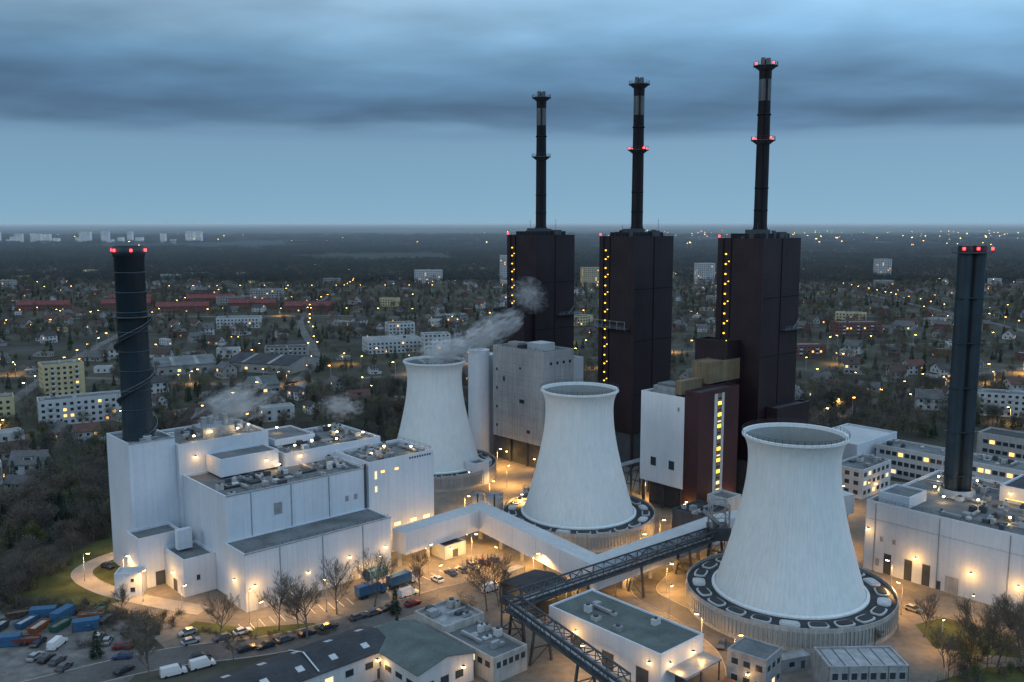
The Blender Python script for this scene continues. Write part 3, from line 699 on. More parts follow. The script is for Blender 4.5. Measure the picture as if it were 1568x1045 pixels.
# ------------------------------------------------------------------ vehicles
def car(paintm,kind='car'):
    c=G('parked_car')
    Lc,W,H=(4.5,1.8,1.45) if kind=='car' else (5.6,2.0,2.3)
    if kind=='car':
        lo=[(-2.25,.35),(-2.25,.85),(-1.9,.95),(1.0,.95),(2.1,.8),(2.25,.6),(2.25,.35)]
        cab=[(-1.95,.95),(-1.45,1.42),(.25,1.45),(1.05,.95)]
    else:
        lo=[(-2.8,.4),(-2.8,1.3),(1.7,1.3),(2.7,1.05),(2.8,.8),(2.8,.4)]
        cab=[(-2.8,1.3),(-2.75,2.25),(1.0,2.3),(1.75,1.3)]
    def ext(prof,w0,w1,m,part):
        n=len(prof); zmax=max(p[1] for p in prof); zmin=min(p[1] for p in prof)
        v=[]
        for sg in (-1,1):
            for x,z in prof:
                f=(z-zmin)/(zmax-zmin); v.append((x,sg*(w0*(1-f)+w1*f)/2,z))
        c.add(part,m,v,[tuple(range(n)),tuple(reversed(range(n,2*n)))]+[(i,i+n,(i+1)%n+n,(i+1)%n) for i in range(n)])
    ext(lo,W,W*.95,paintm,'body'); ext(cab,W*.93,W*.74,glassd if kind=='car' else paintm,'cabin')
    if kind=='car': ext([(-1.42,1.40),(-1.4,1.47),(.2,1.5),(.27,1.43)],W*.76,W*.72,paintm,'top')
    else: c.box('windscreen',glassd,1.2,1.72,-.8,.8,1.4,2.0)
    for x in (-Lc*.31,Lc*.31):
        for sg in (-1,1):
            v=[];n=14
            for dy in (0,.22):
                for k in range(n): a=2*math.pi*k/n; v.append((x+.33*math.cos(a),sg*(W/2-.2+dy),.33+.33*math.sin(a)))
            c.add('wheels',rubber,v,[tuple(range(n)),tuple(range(n,2*n))]+[(i,(i+1)%n,(i+1)%n+n,i+n) for i in range(n)])
    c.box('headlights',chrome,Lc/2-.1,Lc/2+.02,-W*.42,-W*.25,.6,.75); c.box('headlights',chrome,Lc/2-.1,Lc/2+.02,W*.25,W*.42,.6,.75)
    c.box('taillights',redp,-Lc/2-.02,-Lc/2+.1,-W*.46,-W*.3,.7,.85); c.box('taillights',redp,-Lc/2-.02,-Lc/2+.1,W*.3,W*.46,.7,.85)
    return c.joined()
carp=[M('car_silver',(.35,.36,.38),.3,.03,1,metal=.5),M('car_black',(.02,.02,.025),.25,.03,1,spec=.6),M('car_white',(.5,.5,.5),.3,.03,1),M('car_red',(.16,.02,.02),.3,.03,1),M('car_blue',(.03,.05,.11),.3,.03,1),M('car_grey',(.10,.10,.11),.3,.03,1,metal=.4)]
cms=[car(p) for p in carp]; van=car(carp[2],'van')
CARS=[(-79.3,212.4,38),(-76.8,207.7,38),(-66,213,38),(-62.5,204,40),(-58.3,205.5,40),(-54.5,208.9,40),(-39.2,221.3,42),(-35.5,223.8,42),(-32,227,42),(-26.1,229.7,42),(-17.6,250.8,130),(-14.5,253,130),(-11.5,256,130),(-21,246,130),(-117.9,255.8,-30),(-86.9,193.6,60),(49.8,206,70),(-92,216,100),(-95,214,100),(-72,200,30),(-8,258.5,130),(-5.5,261,130),(104,226,-48),(20,222,42),(41,212,50),(-50,212,42),(-45.5,215.5,42),(-101,195,80),(-70,209.5,38),
  (-104,198,80),(-107,199,80),(-92,205,10),(-90,200,10),(-110,200,80),(-97,208,100),(-100,210,100),(-113,207,85),(-116,208,85)]
for i,(x,y,a) in enumerate(CARS):
    o=bpy.data.objects.new('parked_car',cms[[0,1,5,2,4,5,1,0,3,5,1][(i*7)%11]]); sc.collection.objects.link(o); o.location=(x,y,.05); o.rotation_euler=(0,0,rad(a+(180 if i%4==0 else 0)))
for x,y,a in ((-70.1,195.8,35),(-28,236,42),(-6,239,40),(-75.3,192.2,30),(-108,206,85)):
    o=bpy.data.objects.new('parked_van',van); sc.collection.objects.link(o); o.location=(x,y,.05); o.rotation_euler=(0,0,rad(a))
def truck(x,y,a,body,cabm):
    t=G('box_truck',(x,y),rad(a),.05)
    t.box('cargo_box',body,-4.5,2.2,-1.25,1.25,1.1,3.6); t.box('chassis',steel,-4.5,4.2,-.9,.9,.6,1.05)
    v=[(2.5,-1.2,.6),(4.4,-1.2,.6),(4.4,-1.2,1.7),(4.0,-1.2,2.9),(2.5,-1.2,2.95)]; v+=[(a_,1.2,c) for a_,_,c in v]
    t.add('cab',cabm,v,[(0,1,2,3,4),(9,8,7,6,5)]+[(i,i+5,(i+1)%5+5,(i+1)%5) for i in range(5)])
    v=[(4.43,-1.05,1.75),(4.43,1.05,1.75),(4.06,1.05,2.8),(4.06,-1.05,2.8)]; t.add('windscreen',glassd,v,[(0,1,2,3)])
    for xx in (-3.4,-2.2,3.3):
        for yy in (-1.1,.8):
            n=14;v=[]
            for dy in (0,.3):
                for k in range(n): an=2*math.pi*k/n; v.append((xx+.5*math.cos(an),yy+dy,.5+.5*math.sin(an)))
            t.add('wheels',rubber,v,[tuple(range(n)),tuple(range(n,2*n))]+[(i,(i+1)%n,(i+1)%n+n,i+n) for i in range(n)])
    t.done()
truck(-38,236,42,bluep,bluep); truck(-30.5,243,42,bluep,carp[2]); truck(26,245,42,conc,bluep)
def container(x,y,a,m,z=0,L=6.1):
    c=G('shipping_container',(x,y),rad(a),z+.02)
    c.box('shell',m,0,L,0,2.4,.15,2.6)
    for k in range(int(L/.5)): c.box('ribs',m,.15+k*.5,.4+k*.5,-.06,0,.3,2.45); c.box('ribs',m,.15+k*.5,.4+k*.5,2.4,2.46,.3,2.45)
    for xx in (-.05,L-.1):
        for yy in (-.08,2.33): c.box('corner_posts',steel,xx,xx+.15,yy,yy+.15,0,2.65)
    c.box('doors',m,-.06,0,.1,1.15,.25,2.5); c.box('doors',m,-.06,0,1.25,2.3,.25,2.5)
    c.done(True)
def skip(x,y,a,m,load):
    c=G('waste_skip',(x,y),rad(a),.02)
    b0=[(.6,.3),(5.4,.3),(5.4,2.1),(.6,2.1)]; t0=[(0,0),(6,0),(6,2.4),(0,2.4)]; i0=[(.12,.12),(5.88,.12),(5.88,2.28),(.12,2.28)]
    v=[(a_,b_,.1) for a_,b_ in b0]+[(a_,b_,1.8) for a_,b_ in t0]+[(a_,b_,1.8) for a_,b_ in i0]+[(a_,b_,1.3) for a_,b_ in i0]
    f=[(3,2,1,0)]
    for k in range(4): j=(k+1)%4; f+=[(k,j,4+j,4+k),(4+k,4+j,8+j,8+k),(8+k,8+j,12+j,12+k)]
    c.add('shell',m,v,f); c.add('load',load,[v[12+k] for k in range(4)]+[(3,1.2,1.9)],[(0,1,4),(1,2,4),(2,3,4),(3,0,4)])
    for k in range(4): c.box('ribs',m,1+k*1.3,1.12+k*1.3,-.02,.1,.6,1.75)
    c.done(True)
orange=M('orange_paint',(.20,.075,.03),.7,.15,1); rust=M('rusty_steel',(.07,.045,.035),.9,.4,1)
for i,(x,y) in enumerate([(-123,205),(-119,206),(-116,212),(-112,213),(-108,212.5),(-104,214),(-126,212),(-121,214),(-114,218),(-109,219),(-105,220),(-128,219),(-122,221),(-101,216)]):
    x+=R.uniform(-.6,.6);y+=R.uniform(-.8,.8)
    if i%4==0: container(x,y,R.choice([12,75,20]),[bluep,greenp,steel,rust][i%4 if i else 0])
    else: skip(x,y,R.choice([12,75,25,82]),[bluep,greenp,steel,orange,bluep,redp,rust][(i*5)%7],R.choice([conc,bark,gravel]))
for x,y,a,m in ((47,176,50,redp),(50.5,178,50,redp),(44,180,50,orange),(-40,246,42,bluep),(62,206,20,greenp),(18,244,42,conc),(-1,246,42,steell)): container(x,y,a,m)

def fence(pts,h=2.2):
    f=G('mesh_fence')
    for a,b_ in zip(pts,pts[1:]):
        a=Vector((*a,0));b_=Vector((*b_,0));L=(b_-a).length;n=max(1,int(L/3))
        for k in range(n+1): p=a.lerp(b_,k/n); f.beam('posts',steel,p,p+Vector((0,0,h)),.09)
        for z in (.2,.8,1.4,h-.05): f.beam('wires',steel,a+Vector((0,0,z)),b_+Vector((0,0,z)),.035)
    f.done()
fence([(-140,231),(-105,226),(-98,222),(-86,212)]); fence([(-136,262),(-131,290),(-118,330),(-90,380)]); fence([(90,186),(106,197),(120,199)])

# ------------------------------------------------------------------ trees
def twigtri(V,F,p,d,l,w,r):
    d=Vector(d).normalized(); u=d.cross(Vector((r.uniform(-1,1),r.uniform(-1,1),r.uniform(-1,1))))
    if u.length<.01: return
    u.normalize(); o=len(V); V+=[tuple(p-u*w/2),tuple(p+u*w/2),tuple(p+d*l)]; F.append((o,o+1,o+2))
def fartree(name,seed,h,rd,n,mat,l=1.5,w=.16,low=.3):
    r=random.Random(seed); t=G(name); t.beam('t',bark,(0,0,0),(0,0,h*.6),.28,.12,n=5)
    cl=[]
    for i in range(8):
        a=r.uniform(0,6.28);q=r.uniform(.15,.65)*rd;z=h*r.uniform(low+.12,.85); c=Vector((q*math.cos(a),q*math.sin(a),z)); cl.append((c,r.uniform(.3,.5)*rd))
        t.beam('t',bark,(0,0,h*r.uniform(.2,.45)),c,.13,.04,n=3)
    V=[];F=[]
    for i in range(n):
        c,cr=r.choice(cl); o=Vector((r.gauss(0,1),r.gauss(0,1),r.gauss(0,1))); o.normalize(); o*=cr*r.random()**.4
        p=c+o; dd=o*.7/cr+Vector((0,0,.7))+Vector((p.x,p.y,0))/rd*.6+Vector((r.gauss(0,.4),r.gauss(0,.4),r.gauss(0,.3)))
        twigtri(V,F,p,dd,l*r.uniform(.5,1.1),w,r)
    t.add('t',mat,V,F); return t.joined()
def conifer(name,seed,h,rd):
    r=random.Random(seed); t=G(name); t.beam('t',bark,(0,0,0),(0,0,h*.95),.2,.04,n=5); V=[];F=[]
    for i in range(520):
        f=r.random()**1.3; z=h*(.08+.9*f); rr=rd*(1-f)*r.uniform(.5,1)+.15; a=r.uniform(0,6.28); q=r.uniform(.2,.75)*rr
        twigtri(V,F,Vector((q*math.cos(a),q*math.sin(a),z)),(math.cos(a),math.sin(a),r.uniform(-.5,.2)),rr*.6+.25,.35,r)
    t.add('t',conif,V,F); return t.joined()
protos=bpy.data.collections.new('tree_library')
def reg(col,me,name):
    o=bpy.data.objects.new(name,me); col.objects.link(o); return o
specs=[('a_tree',fartree('bare_tree',1,11,4.5,520,twig)),('b_tree',fartree('bare_tree',2,13,5,580,twig)),('c_tree',fartree('bare_tree',3,9,4,440,twig)),('d_tree',fartree('bare_tree',4,15,5,620,twig)),
 ('e_tree',fartree('budding_tree',5,7,3.4,520,bush,.9,.3,.1)),('f_conifer',conifer('conifer',6,12,2.6)),('g_conifer',conifer('conifer',7,9,2.2)),('h_shrub',fartree('shrub',8,3.5,3,260,twig,.8,.2,.0))]
for n_,me in specs: reg(protos,me,n_)
far=bpy.data.collections.new('woodland_library')
for s_ in range(4):
    r=random.Random(50+s_); t=G('woodland'); V=[];F=[];V2=[];F2=[]
    for k in range(26):
        cx,cy=r.uniform(-32,32),r.uniform(-32,32); h=r.uniform(8,15); cf=r.random()<.15
        for i in range(46):
            o=Vector((r.gauss(0,1),r.gauss(0,1),r.gauss(0,1))).normalized()*r.random()**.4
            if cf:
                f=r.random(); p=Vector((cx+o.x*2*(1-f),cy+o.y*2*(1-f),h*f)); twigtri(V2,F2,p,(o.x,o.y,.1),1.6,1.0,r)
            else:
                p=Vector((cx+o.x*4.5,cy+o.y*4.5,h*.62+o.z*h*.36)); twigtri(V,F,p,o+Vector((0,0,.8)),2.4,.7,r)
    t.add('t',twigfar,V,F); t.add('t',conif,V2,F2); reg(far,t.joined(),'abcd'[s_]+'_woodland')

def scatter(name,pts,coll,nproto=None):
    me=bpy.data.meshes.new(name); me.from_pydata([(p[0],p[1],0) for p in pts],[],[])
    a=me.attributes.new('sc','FLOAT','POINT'); a.data.foreach_set('value',[p[2] for p in pts])
    a=me.attributes.new('rz','FLOAT','POINT'); a.data.foreach_set('value',[p[3] for p in pts])
    a=me.attributes.new('ix','INT','POINT'); a.data.foreach_set('value',[p[4] for p in pts])
    ob=bpy.data.objects.new(name,me); sc.collection.objects.link(ob)
    ng=bpy.data.node_groups.new(name,'GeometryNodeTree'); ng.interface.new_socket('Geometry',in_out='INPUT',socket_type='NodeSocketGeometry'); ng.interface.new_socket('Geometry',in_out='OUTPUT',socket_type='NodeSocketGeometry')
    N=ng.nodes;L=ng.links; gi=N.new('NodeGroupInput');go=N.new('NodeGroupOutput');ip=N.new('GeometryNodeInstanceOnPoints');ci=N.new('GeometryNodeCollectionInfo')
    ci.inputs['Collection'].default_value=coll; ci.inputs['Separate Children'].default_value=True; ci.inputs['Reset Children'].default_value=True
    def at(n,t): x=N.new('GeometryNodeInputNamedAttribute'); x.data_type=t; x.inputs['Name'].default_value=n; return x.outputs['Attribute']
    L.new(gi.outputs[0],ip.inputs['Points']); L.new(ci.outputs[0],ip.inputs['Instance']); ip.inputs['Pick Instance'].default_value=True
    L.new(at('ix','INT'),ip.inputs['Instance Index']); cx=N.new('ShaderNodeCombineXYZ'); L.new(at('rz','FLOAT'),cx.inputs[2])
    er=N.new('FunctionNodeEulerToRotation'); L.new(cx.outputs[0],er.inputs[0]); L.new(er.outputs[0],ip.inputs['Rotation'])
    L.new(at('sc','FLOAT'),ip.inputs['Scale']); L.new(ip.outputs[0],go.inputs[0])
    m=ob.modifiers.new('scatter','NODES'); m.node_group=ng; return ob

def inpoly(x,y,P):
    c=False;j=len(P)-1
    for i in range(len(P)):
        if (P[i][1]>y)!=(P[j][1]>y) and x<(P[j][0]-P[i][0])*(y-P[i][1])/(P[j][1]-P[i][1])+P[i][0]: c=not c
        j=i
    return c
SITE=[(-138,170),(-138,262),(-132,292),(-95,312),(-72,392),(-30,432),(30,452),(95,400),(160,392),(215,430),(320,400),(320,150)]
keep=[]
def clear(x,y,m=0):
    for a,b_,r in keep:
        if (x-a)**2+(y-b_)**2<(r+m)**2: return False
    return True
def neardist(x,y,rds):
    best=1e9
    for P in rds:
        for (x0,y0),(x1,y1) in zip(P,P[1:]):
            dx,dy=x1-x0,y1-y0;t=max(0,min(1,((x-x0)*dx+(y-y0)*dy)/(dx*dx+dy*dy))); best=min(best,math.hypot(x-x0-t*dx,y-y0-t*dy))
    return best

cream=M('cream_render',(.42,.35,.20),.9,.1,.2,.15); rend=M('white_render',(.38,.39,.39),.9,.1,.2,.15); brick=M('red_brick',(.12,.06,.05),.9,.15,.2); greyr=M('grey_render',(.22,.22,.21),.9,.1,.2,.15)
tile=M('red_tiles',(.082,.044,.038),.9,.25,.3); tiled=M('dark_tiles',(.045,.043,.045),.9,.25,.3); tileb=M('brown_tiles',(.060,.046,.040),.9,.2,.3); tileg=M('grey_tiles',(.085,.088,.09),.9,.2,.3); roofl=M('light_flat_roof',(.19,.20,.20),.9,.25,.1)
tiler=M('terrace_red_tiles',(.13,.045,.045),.9,.25,.3)
def apartment(x,y,a,L,D,H,wall,roofm=None,seed=0):
    r=random.Random(seed); g=G('apartment_block',(x,y),rad(a)); g.block(wall,roofm or roofg,0,L,0,D,0,H)
    fl=int(H/3)
    for f in range(fl):
        for k in range(int(L/3.2)):
            q=r.random(); m=litw if q<.05 else glassd
            g.win('y',0,2+k*3.2,.9+f*3,1.5,1.4,m)
            if k%4==1 and f>0: g.box('balconies',rend,1+k*3.2,3.2+k*3.2,-1.2,-.05,f*3,f*3+1)
        for k in range(int(D/4)): g.win('x',0,2+k*4,.9+f*3,1.3,1.4,litw if r.random()<.05 else glassd)
    hvac(g,2,L-2,2,D-2,H-.6,3,seed); g.done(); c,s_=math.cos(rad(a)),math.sin(rad(a))
    for t in (.1,.37,.63,.9): keep.append((x+c*L*t-s_*D/2,y+s_*L*t+c*D/2,max(D*.8,L*.18)))
apartment(-232,440,30,42,13,13,rend,seed=1); apartment(-285,432,30,40,13,13,cream,seed=2); apartment(-268,515,35,22,16,19,cream,seed=3); apartment(-330,500,30,26,14,16,cream,seed=4)
apartment(-275,395,30,16,12,13,rend,seed=5); apartment(-110,690,20,42,22,11,rend,roofl,seed=6); apartment(-65,668,15,20,14,18,rend,seed=7); apartment(-175,640,10,30,14,12,greyr,roofd,seed=8)
apartment(-212,330,35,20,12,9,rend,seed=61); apartment(-238,372,25,18,12,10,greyr,seed=62)
apartment(300,1480,10,30,16,34,rend,seed=9); apartment(345,1500,-8,30,16,30,rend,seed=10); apartment(395,1520,10,34,16,30,cream,seed=11); apartment(640,1600,5,24,18,36,rend,seed=12)
apartment(-20,1500,0,22,18,46,rend,seed=13); apartment(110,1420,10,60,16,30,cream,seed=14); apartment(170,1450,10,40,16,40,rend,seed=15)
apartment(-330,1150,5,40,16,16,greyr,seed=16); apartment(-160,1500,5,46,18,22,rend,seed=17); apartment(-280,860,10,40,20,10,rend,seed=18)
apartment(240,470,-20,28,14,12,rend,seed=19); apartment(330,560,-10,36,18,13,rend,seed=20)
ra=random.Random(88)
for i in range(46):
    yy=ra.uniform(560,1700); xx=ra.uniform(-.62,.62)*yy
    if abs(xx+450)<350 and abs(yy-715)<40: continue
    if clear(xx,yy,35) and neardist(xx,yy,FR)>25: apartment(xx,yy,ra.uniform(-25,50),ra.uniform(18,48),ra.uniform(11,18),ra.choice([6.5,9.5,10,13]),ra.choice([greyr,cream,greyr,brick,rend]),ra.choice([roofg,roofl,roofd]),seed=200+i)
for i in range(22): apartment(-2750+i*58+R.uniform(-15,15),4400+R.uniform(-120,120),R.uniform(-10,10),R.uniform(20,55),20,R.choice([18,25,30,45,55]),whiteb,seed=30+i)
for i,(x,y,a_) in enumerate([(-560,1030,8),(-475,1050,6),(-500,1130,-10),(-395,1010,10),(-330,1060,-6),(-400,1120,12),(-255,1020,4)]):
    g=G('terraced_houses',(x,y),rad(a_)); g.gable(brick,tiler,0,56,0,11,0,7,11.5)
    for k in range(12): g.win('y',0,3+k*4.2,1,1.4,1.4,litw if (i*5+k)%11==0 else glassd); g.win('y',0,3+k*4.2,4,1.4,1.4)
    for k in range(4): g.box('chimneys',brick,6+k*12,7+k*12,5,6,10.5,12.6)
    g.done(); keep.append((x+15,y+5,16)); keep.append((x+40,y+7,16))
for (x,y,L,D,a,rm) in ((-232,590,38,34,28,roofg),(-195,612,50,40,-18,roofd),(-150,520,16,20,30,roofgreen)):
    g=G('industrial_shed',(x,y),rad(a)); g.gable(greyr,rm,0,L,0,D,0,6,10)
    for k in range(2 if L>20 else 1):
        sl=4/(D/2); x0=L*.25+k*L*.4
        g.add('skylight_strips',roofl,[(x0,1,6+sl*1+.27),(x0+2.5,1,6+sl+.27),(x0+2.5,D/2-1,10-sl+.27),(x0,D/2-1,10-sl+.27)],[(0,1,2,3)])
    for k in range(6): g.win('y',0,3+k*L/7,2,2,1.6,litw if k==2 else glassd)
    g.done(); keep.append((x+math.cos(rad(a))*L/2-math.sin(rad(a))*D/2,y+math.sin(rad(a))*L/2+math.cos(rad(a))*D/2,max(L,D)*.6))

def house(seed):
    r=random.Random(seed); L=r.uniform(7.5,15);D=r.uniform(6.5,10);h=r.choice([3.2,3.4,5.8,6]);wall=r.choice([rend,rend,cream,greyr,brick,greyr]);rf=[tile,tiled,tileb,tileg,tiled,tileb,tileg][seed%7]
    g=G('detached_house')
    flat=r.random()<.15
    if flat: h=r.choice([3.3,6.2]); g.block(wall,roofl,-L/2,L/2,-D/2,D/2,0,h+.4,.3)
    else: g.gable(wall,rf,-L/2,L/2,-D/2,D/2,0,h,h+r.uniform(2.2,4.2),.5)
    lit=[litw if r.random()<.06 else glassd for _ in range(30)]; i=0
    for f in range(1 if h<4 else 2):
        for k in (-.3,0,.3):
            g.win('y',-D/2,k*L,.9+f*2.8,1.3,1.3,lit[i]); g.win('Y',D/2,k*L,.9+f*2.8,1.3,1.3,lit[i+1]); i+=2
        for k in (-.2,.2): g.win('x',-L/2,k*D,.9+f*2.8,1.1,1.3,lit[i]); g.win('X',L/2,k*D,.9+f*2.8,1.1,1.3,lit[i+1]); i+=2
    if not flat:
        g.win('x',-L/2,0,h+.2,1,1.2,lit[28]); g.win('X',L/2,0,h+.2,1,1.2,lit[29]); g.box('c',brick,L*.2,L*.2+.8,-.4,.4,h+1.5,h+4.8)
        if r.random()<.5:
            g.box('c',wall,-1.5,1.5,-D/2+1.2,-D/2+3,h+.3,h+2.2); g.box('c',rf,-1.7,1.7,-D/2+1,-D/2+3.2,h+2.2,h+2.4); g.box('c',glassd,-1,1,-D/2+1.15,-D/2+1.21,h+.9,h+1.9)
    g.win('y',-D/2,L*.15,.05,1,2.1,tileb)
    if r.random()<.6: g.box('c',wall,L/2+.01,L/2+3.4,-D/2+.5,D/2-1,0,2.7); g.box('c',roofd,L/2+.01,L/2+3.6,-D/2+.3,D/2-.8,2.7,2.85)
    return g.joined()
hm=[house(100+i) for i in range(28)]
def addhouse(hx,hy,rot=None,s_=None):
    o=bpy.data.objects.new('detached_house',R.choice(hm)); sc.collection.objects.link(o)
    s_=s_ or R.uniform(.7,1.2); o.scale=(s_,s_*R.uniform(.85,1.15),s_); o.location=(hx,hy,0); base=2.4*mnoise.noise(Vector((hx*.003,hy*.003,8))); o.rotation_euler=(0,0,rot if rot is not None else base+R.choice([0,math.pi/2,math.pi])+R.uniform(-.2,.2))
    if hy<1300: keep.append((hx,hy,6 if hy<560 else 4.5))
for hx,hy in ((-214,383),(-190,352),(-203,345),(-228,400),(-196,412),(-176,436),(-158,452),(-140,470),(-170,470),(-120,458),(-106,474),(-132,498),(-100,500),(-84,490),(-196,455),(-210,420),(-182,330),(-175,395),(-250,350),(-262,368)): addhouse(hx,hy)
nh=0; y=440
while y<1950:
    step=R.uniform(22,38) if y<900 else R.uniform(32,52)
    x=-.72*y
    while x<.72*y:
        hx=x+R.uniform(-8,8); hy=y+R.uniform(-13,13)+14*math.sin(x*.01); x+=(R.uniform(17,34) if y<900 else R.uniform(26,52))
        dens=.5+1.1*mnoise.noise(Vector((hx*.005,hy*.005,3)))
        if R.random()>.12+dens*.75-(.25 if y>1500 else 0): continue
        if inpoly(hx,hy,SITE) or not clear(hx,hy,8) or neardist(hx,hy,FR)<11: continue
        if hy<500 and -150<hx<150: continue
        if abs(hx+450)<350 and abs(hy-715)<20: continue
        addhouse(hx,hy); nh+=1
    y+=step
grid={}
for a,b_,r in keep:
    for ix in range(int((a-r)//30),int((a+r)//30)+1):
        for iy in range(int((b_-r)//30),int((b_+r)//30)+1): grid.setdefault((ix,iy),[]).append((a,b_,r))
def free(x,y):
    for a,b_,r in grid.get((int(x//30),int(y//30)),()):
        if (x-a)**2+(y-b_)**2<r*r: return False
    if y<560:
        for a,b_,r in grid.get((int(x//30),int((y+11)//30)),()):
            if (x-a)**2+(y+11-b_)**2<r*r*1.3: return False
    return True
pts=[]
for i in range(52000):
    yy=math.sqrt(R.random()*(2400**2-230**2)+230**2); xx=R.uniform(-.70,.70)*yy
    if inpoly(xx,yy,SITE): continue
    d_=.5+.6*mnoise.noise(Vector((xx*.008,yy*.008,0)))+.3*mnoise.noise(Vector((xx*.03,yy*.03,5)))
    wood=(xx<-125 and yy<400) or (yy<520 and -90<xx<200)
    if wood: pr=1
    else: pr=max(.14,(d_-.16)*1.0)
    if R.random()>pr or not free(xx,yy): continue
    if yy<1000 and neardist(xx,yy,FR)<6: continue
    q=R.random(); ix=0 if q<.2 else 1 if q<.38 else 2 if q<.58 else 3 if q<.67 else 4 if q<.78 else 5 if q<.87 else 6 if q<.94 else 7
    pts.append((xx,yy,R.uniform(.6,1.1)*(1.0 if wood else .92),R.uniform(0,6.28),ix))
for i in range(1000):
    xx=R.uniform(-300,-124);yy=R.uniform(228,430)
    if xx<-.8*yy or inpoly(xx,yy,SITE) or not free(xx,yy): continue
    if yy>330 and R.random()<.5: continue
    pts.append((xx,yy,R.uniform(.6,1.15),R.uniform(0,6.28),R.choice([0,1,2,3,7,7,4,5,2])))
for i in range(1200):
    xx=R.uniform(-190,300);yy=R.uniform(395,545)
    if inpoly(xx,yy,SITE) or not free(xx,yy): continue
    pts.append((xx,yy,R.uniform(.6,1.05),R.uniform(0,6.28),R.choice([0,1,2,3,7,4,5,2,1])))
for x_,y_ in ((-92,292),(-84,304),(-76,316),(-70,330),(-62,344),(-100,284),(-64,372),(-52,392),(-80,330),(-88,318),(-72,352),(-60,362),(-46,402),(-34,412)):
    for k in range(4): pts.append((x_+R.uniform(-6,6),y_+R.uniform(-5,5),R.uniform(.7,1.1),R.random()*6,R.choice([0,1,3,5])))
scatter('suburban_trees',pts,protos)
fp=[]
for i in range(7500):
    yy=1500+5600*R.random()**1.35; xx=R.uniform(-.70,.70)*yy
    d_=mnoise.noise(Vector((xx*.0012,yy*.0012,9)))
    if yy<1950 and R.random()<.65: continue
    if d_<-.33 and yy>2300: continue
    fp.append((xx,yy,R.uniform(.8,1.25),R.uniform(0,6.28),R.randrange(4)))
scatter('distant_woodland',fp,far)
ll=bpy.data.collections.new('lamp_library'); reg(ll,lampmesh('street_lamp',7,lampfar,.7),'a_lamp'); reg(ll,lampmesh('street_lamp',7,E('lamp_white_glow',(1,.75,.42),18),.5),'b_lamp')
lp=[]
for P in FR:
    for (x0,y0),(x1,y1) in zip(P,P[1:]):
        L_=math.hypot(x1-x0,y1-y0)
        for k in range(int(L_/34)):
            if R.random()<.7:
                t_=(k+.5)/int(L_/34); lp.append((x0+(x1-x0)*t_+3,y0+(y1-y0)*t_+3,1.2,R.uniform(0,6),0 if R.random()<.85 else 1))
for i in range(430):
    yy=420+2200*R.random(); xx=R.uniform(-.68,.68)*yy
    if inpoly(xx,yy,SITE) or mnoise.noise(Vector((xx*.004,yy*.004,21)))<-.05: continue
    lp.append((xx,yy,R.uniform(.6,1.3),R.uniform(0,6),0 if R.random()<.85 else 1))
for i in range(150):
    yy=R.uniform(3000,7500); xx=(.1+.55*R.random())*yy if R.random()<.75 else R.uniform(-.6,.6)*yy
    lp.append((xx,yy,R.uniform(2.5,5),R.uniform(0,6),0 if R.random()<.6 else 1))
scatter('distant_street_lights',lp,ll)
for x,y,P in [(-20,640,30000),(15,700,30000),(-60,600,20000),(40,760,25000),(-200,560,12000),(-140,560,12000),(300,560,30000),(340,600,30000),(260,540,15000),(-120,640,20000),(60,620,20000),(230,640,15000),(430,900,30000),(-330,600,12000),(-240,420,6000),(170,470,8000),(250,450,8000),(120,700,20000),(-400,980,20000),(-250,980,20000),(420,620,20000),(10,900,30000),(360,610,30000),(-10,670,30000)]:
    slamp(x,y,R.uniform(0,6),P,8,True)  # extra-strong lamps added to lay orange glow patches over the town

def neartree(name,seed,h):
    r=random.Random(seed); t=G(name); V=[];F=[]
    def br(p,d,L,w,lv):
        seg=3; q=p.copy(); dd=d.normalized(); pts_=[q.copy()]
        for k in range(seg):
            nd=(dd+Vector((r.gauss(0,.12),r.gauss(0,.12),r.gauss(0,.06)+.05))).normalized(); q2=q+nd*L/seg
            t.beam('t',bark,q,q2,w*(1-k/seg*.5),w*(1-(k+1)/seg*.5),n=5 if lv<2 else 3); q=q2;dd=nd; pts_.append(q.copy())
        if lv>=3:
            for k in range(9):
                a=pts_[r.randrange(1,4)]; dv=dd+Vector((r.gauss(0,.6),r.gauss(0,.6),r.gauss(0,.4)+.2)); twigtri(V,F,a,dv,L*r.uniform(.5,.9),.05,r)
            return
        n={0:8,1:5,2:4}[lv]
        for k in range(n):
            f=.35+.65*(k+r.random())/n; idx=min(2,int(f*3)); a=pts_[idx].lerp(pts_[idx+1],f*3-idx if f<1 else 1)
            ang=r.uniform(0,6.28); side=Vector((math.cos(ang),math.sin(ang),0)); nd=dd*.75+side*(.75 if lv==0 else .6)+Vector((0,0,.15))
            br(a,nd,L*r.uniform(.5,.68),w*.45,lv+1)
        br(pts_[-1],dd,L*.5,w*.45,lv+1)
    br(Vector((0,0,0)),Vector((0,0,1)),h*.5,.32,0); t.add('t',twign,V,F); return t.joined()
nts=[neartree('bare_tree',200+i,14) for i in range(4)]
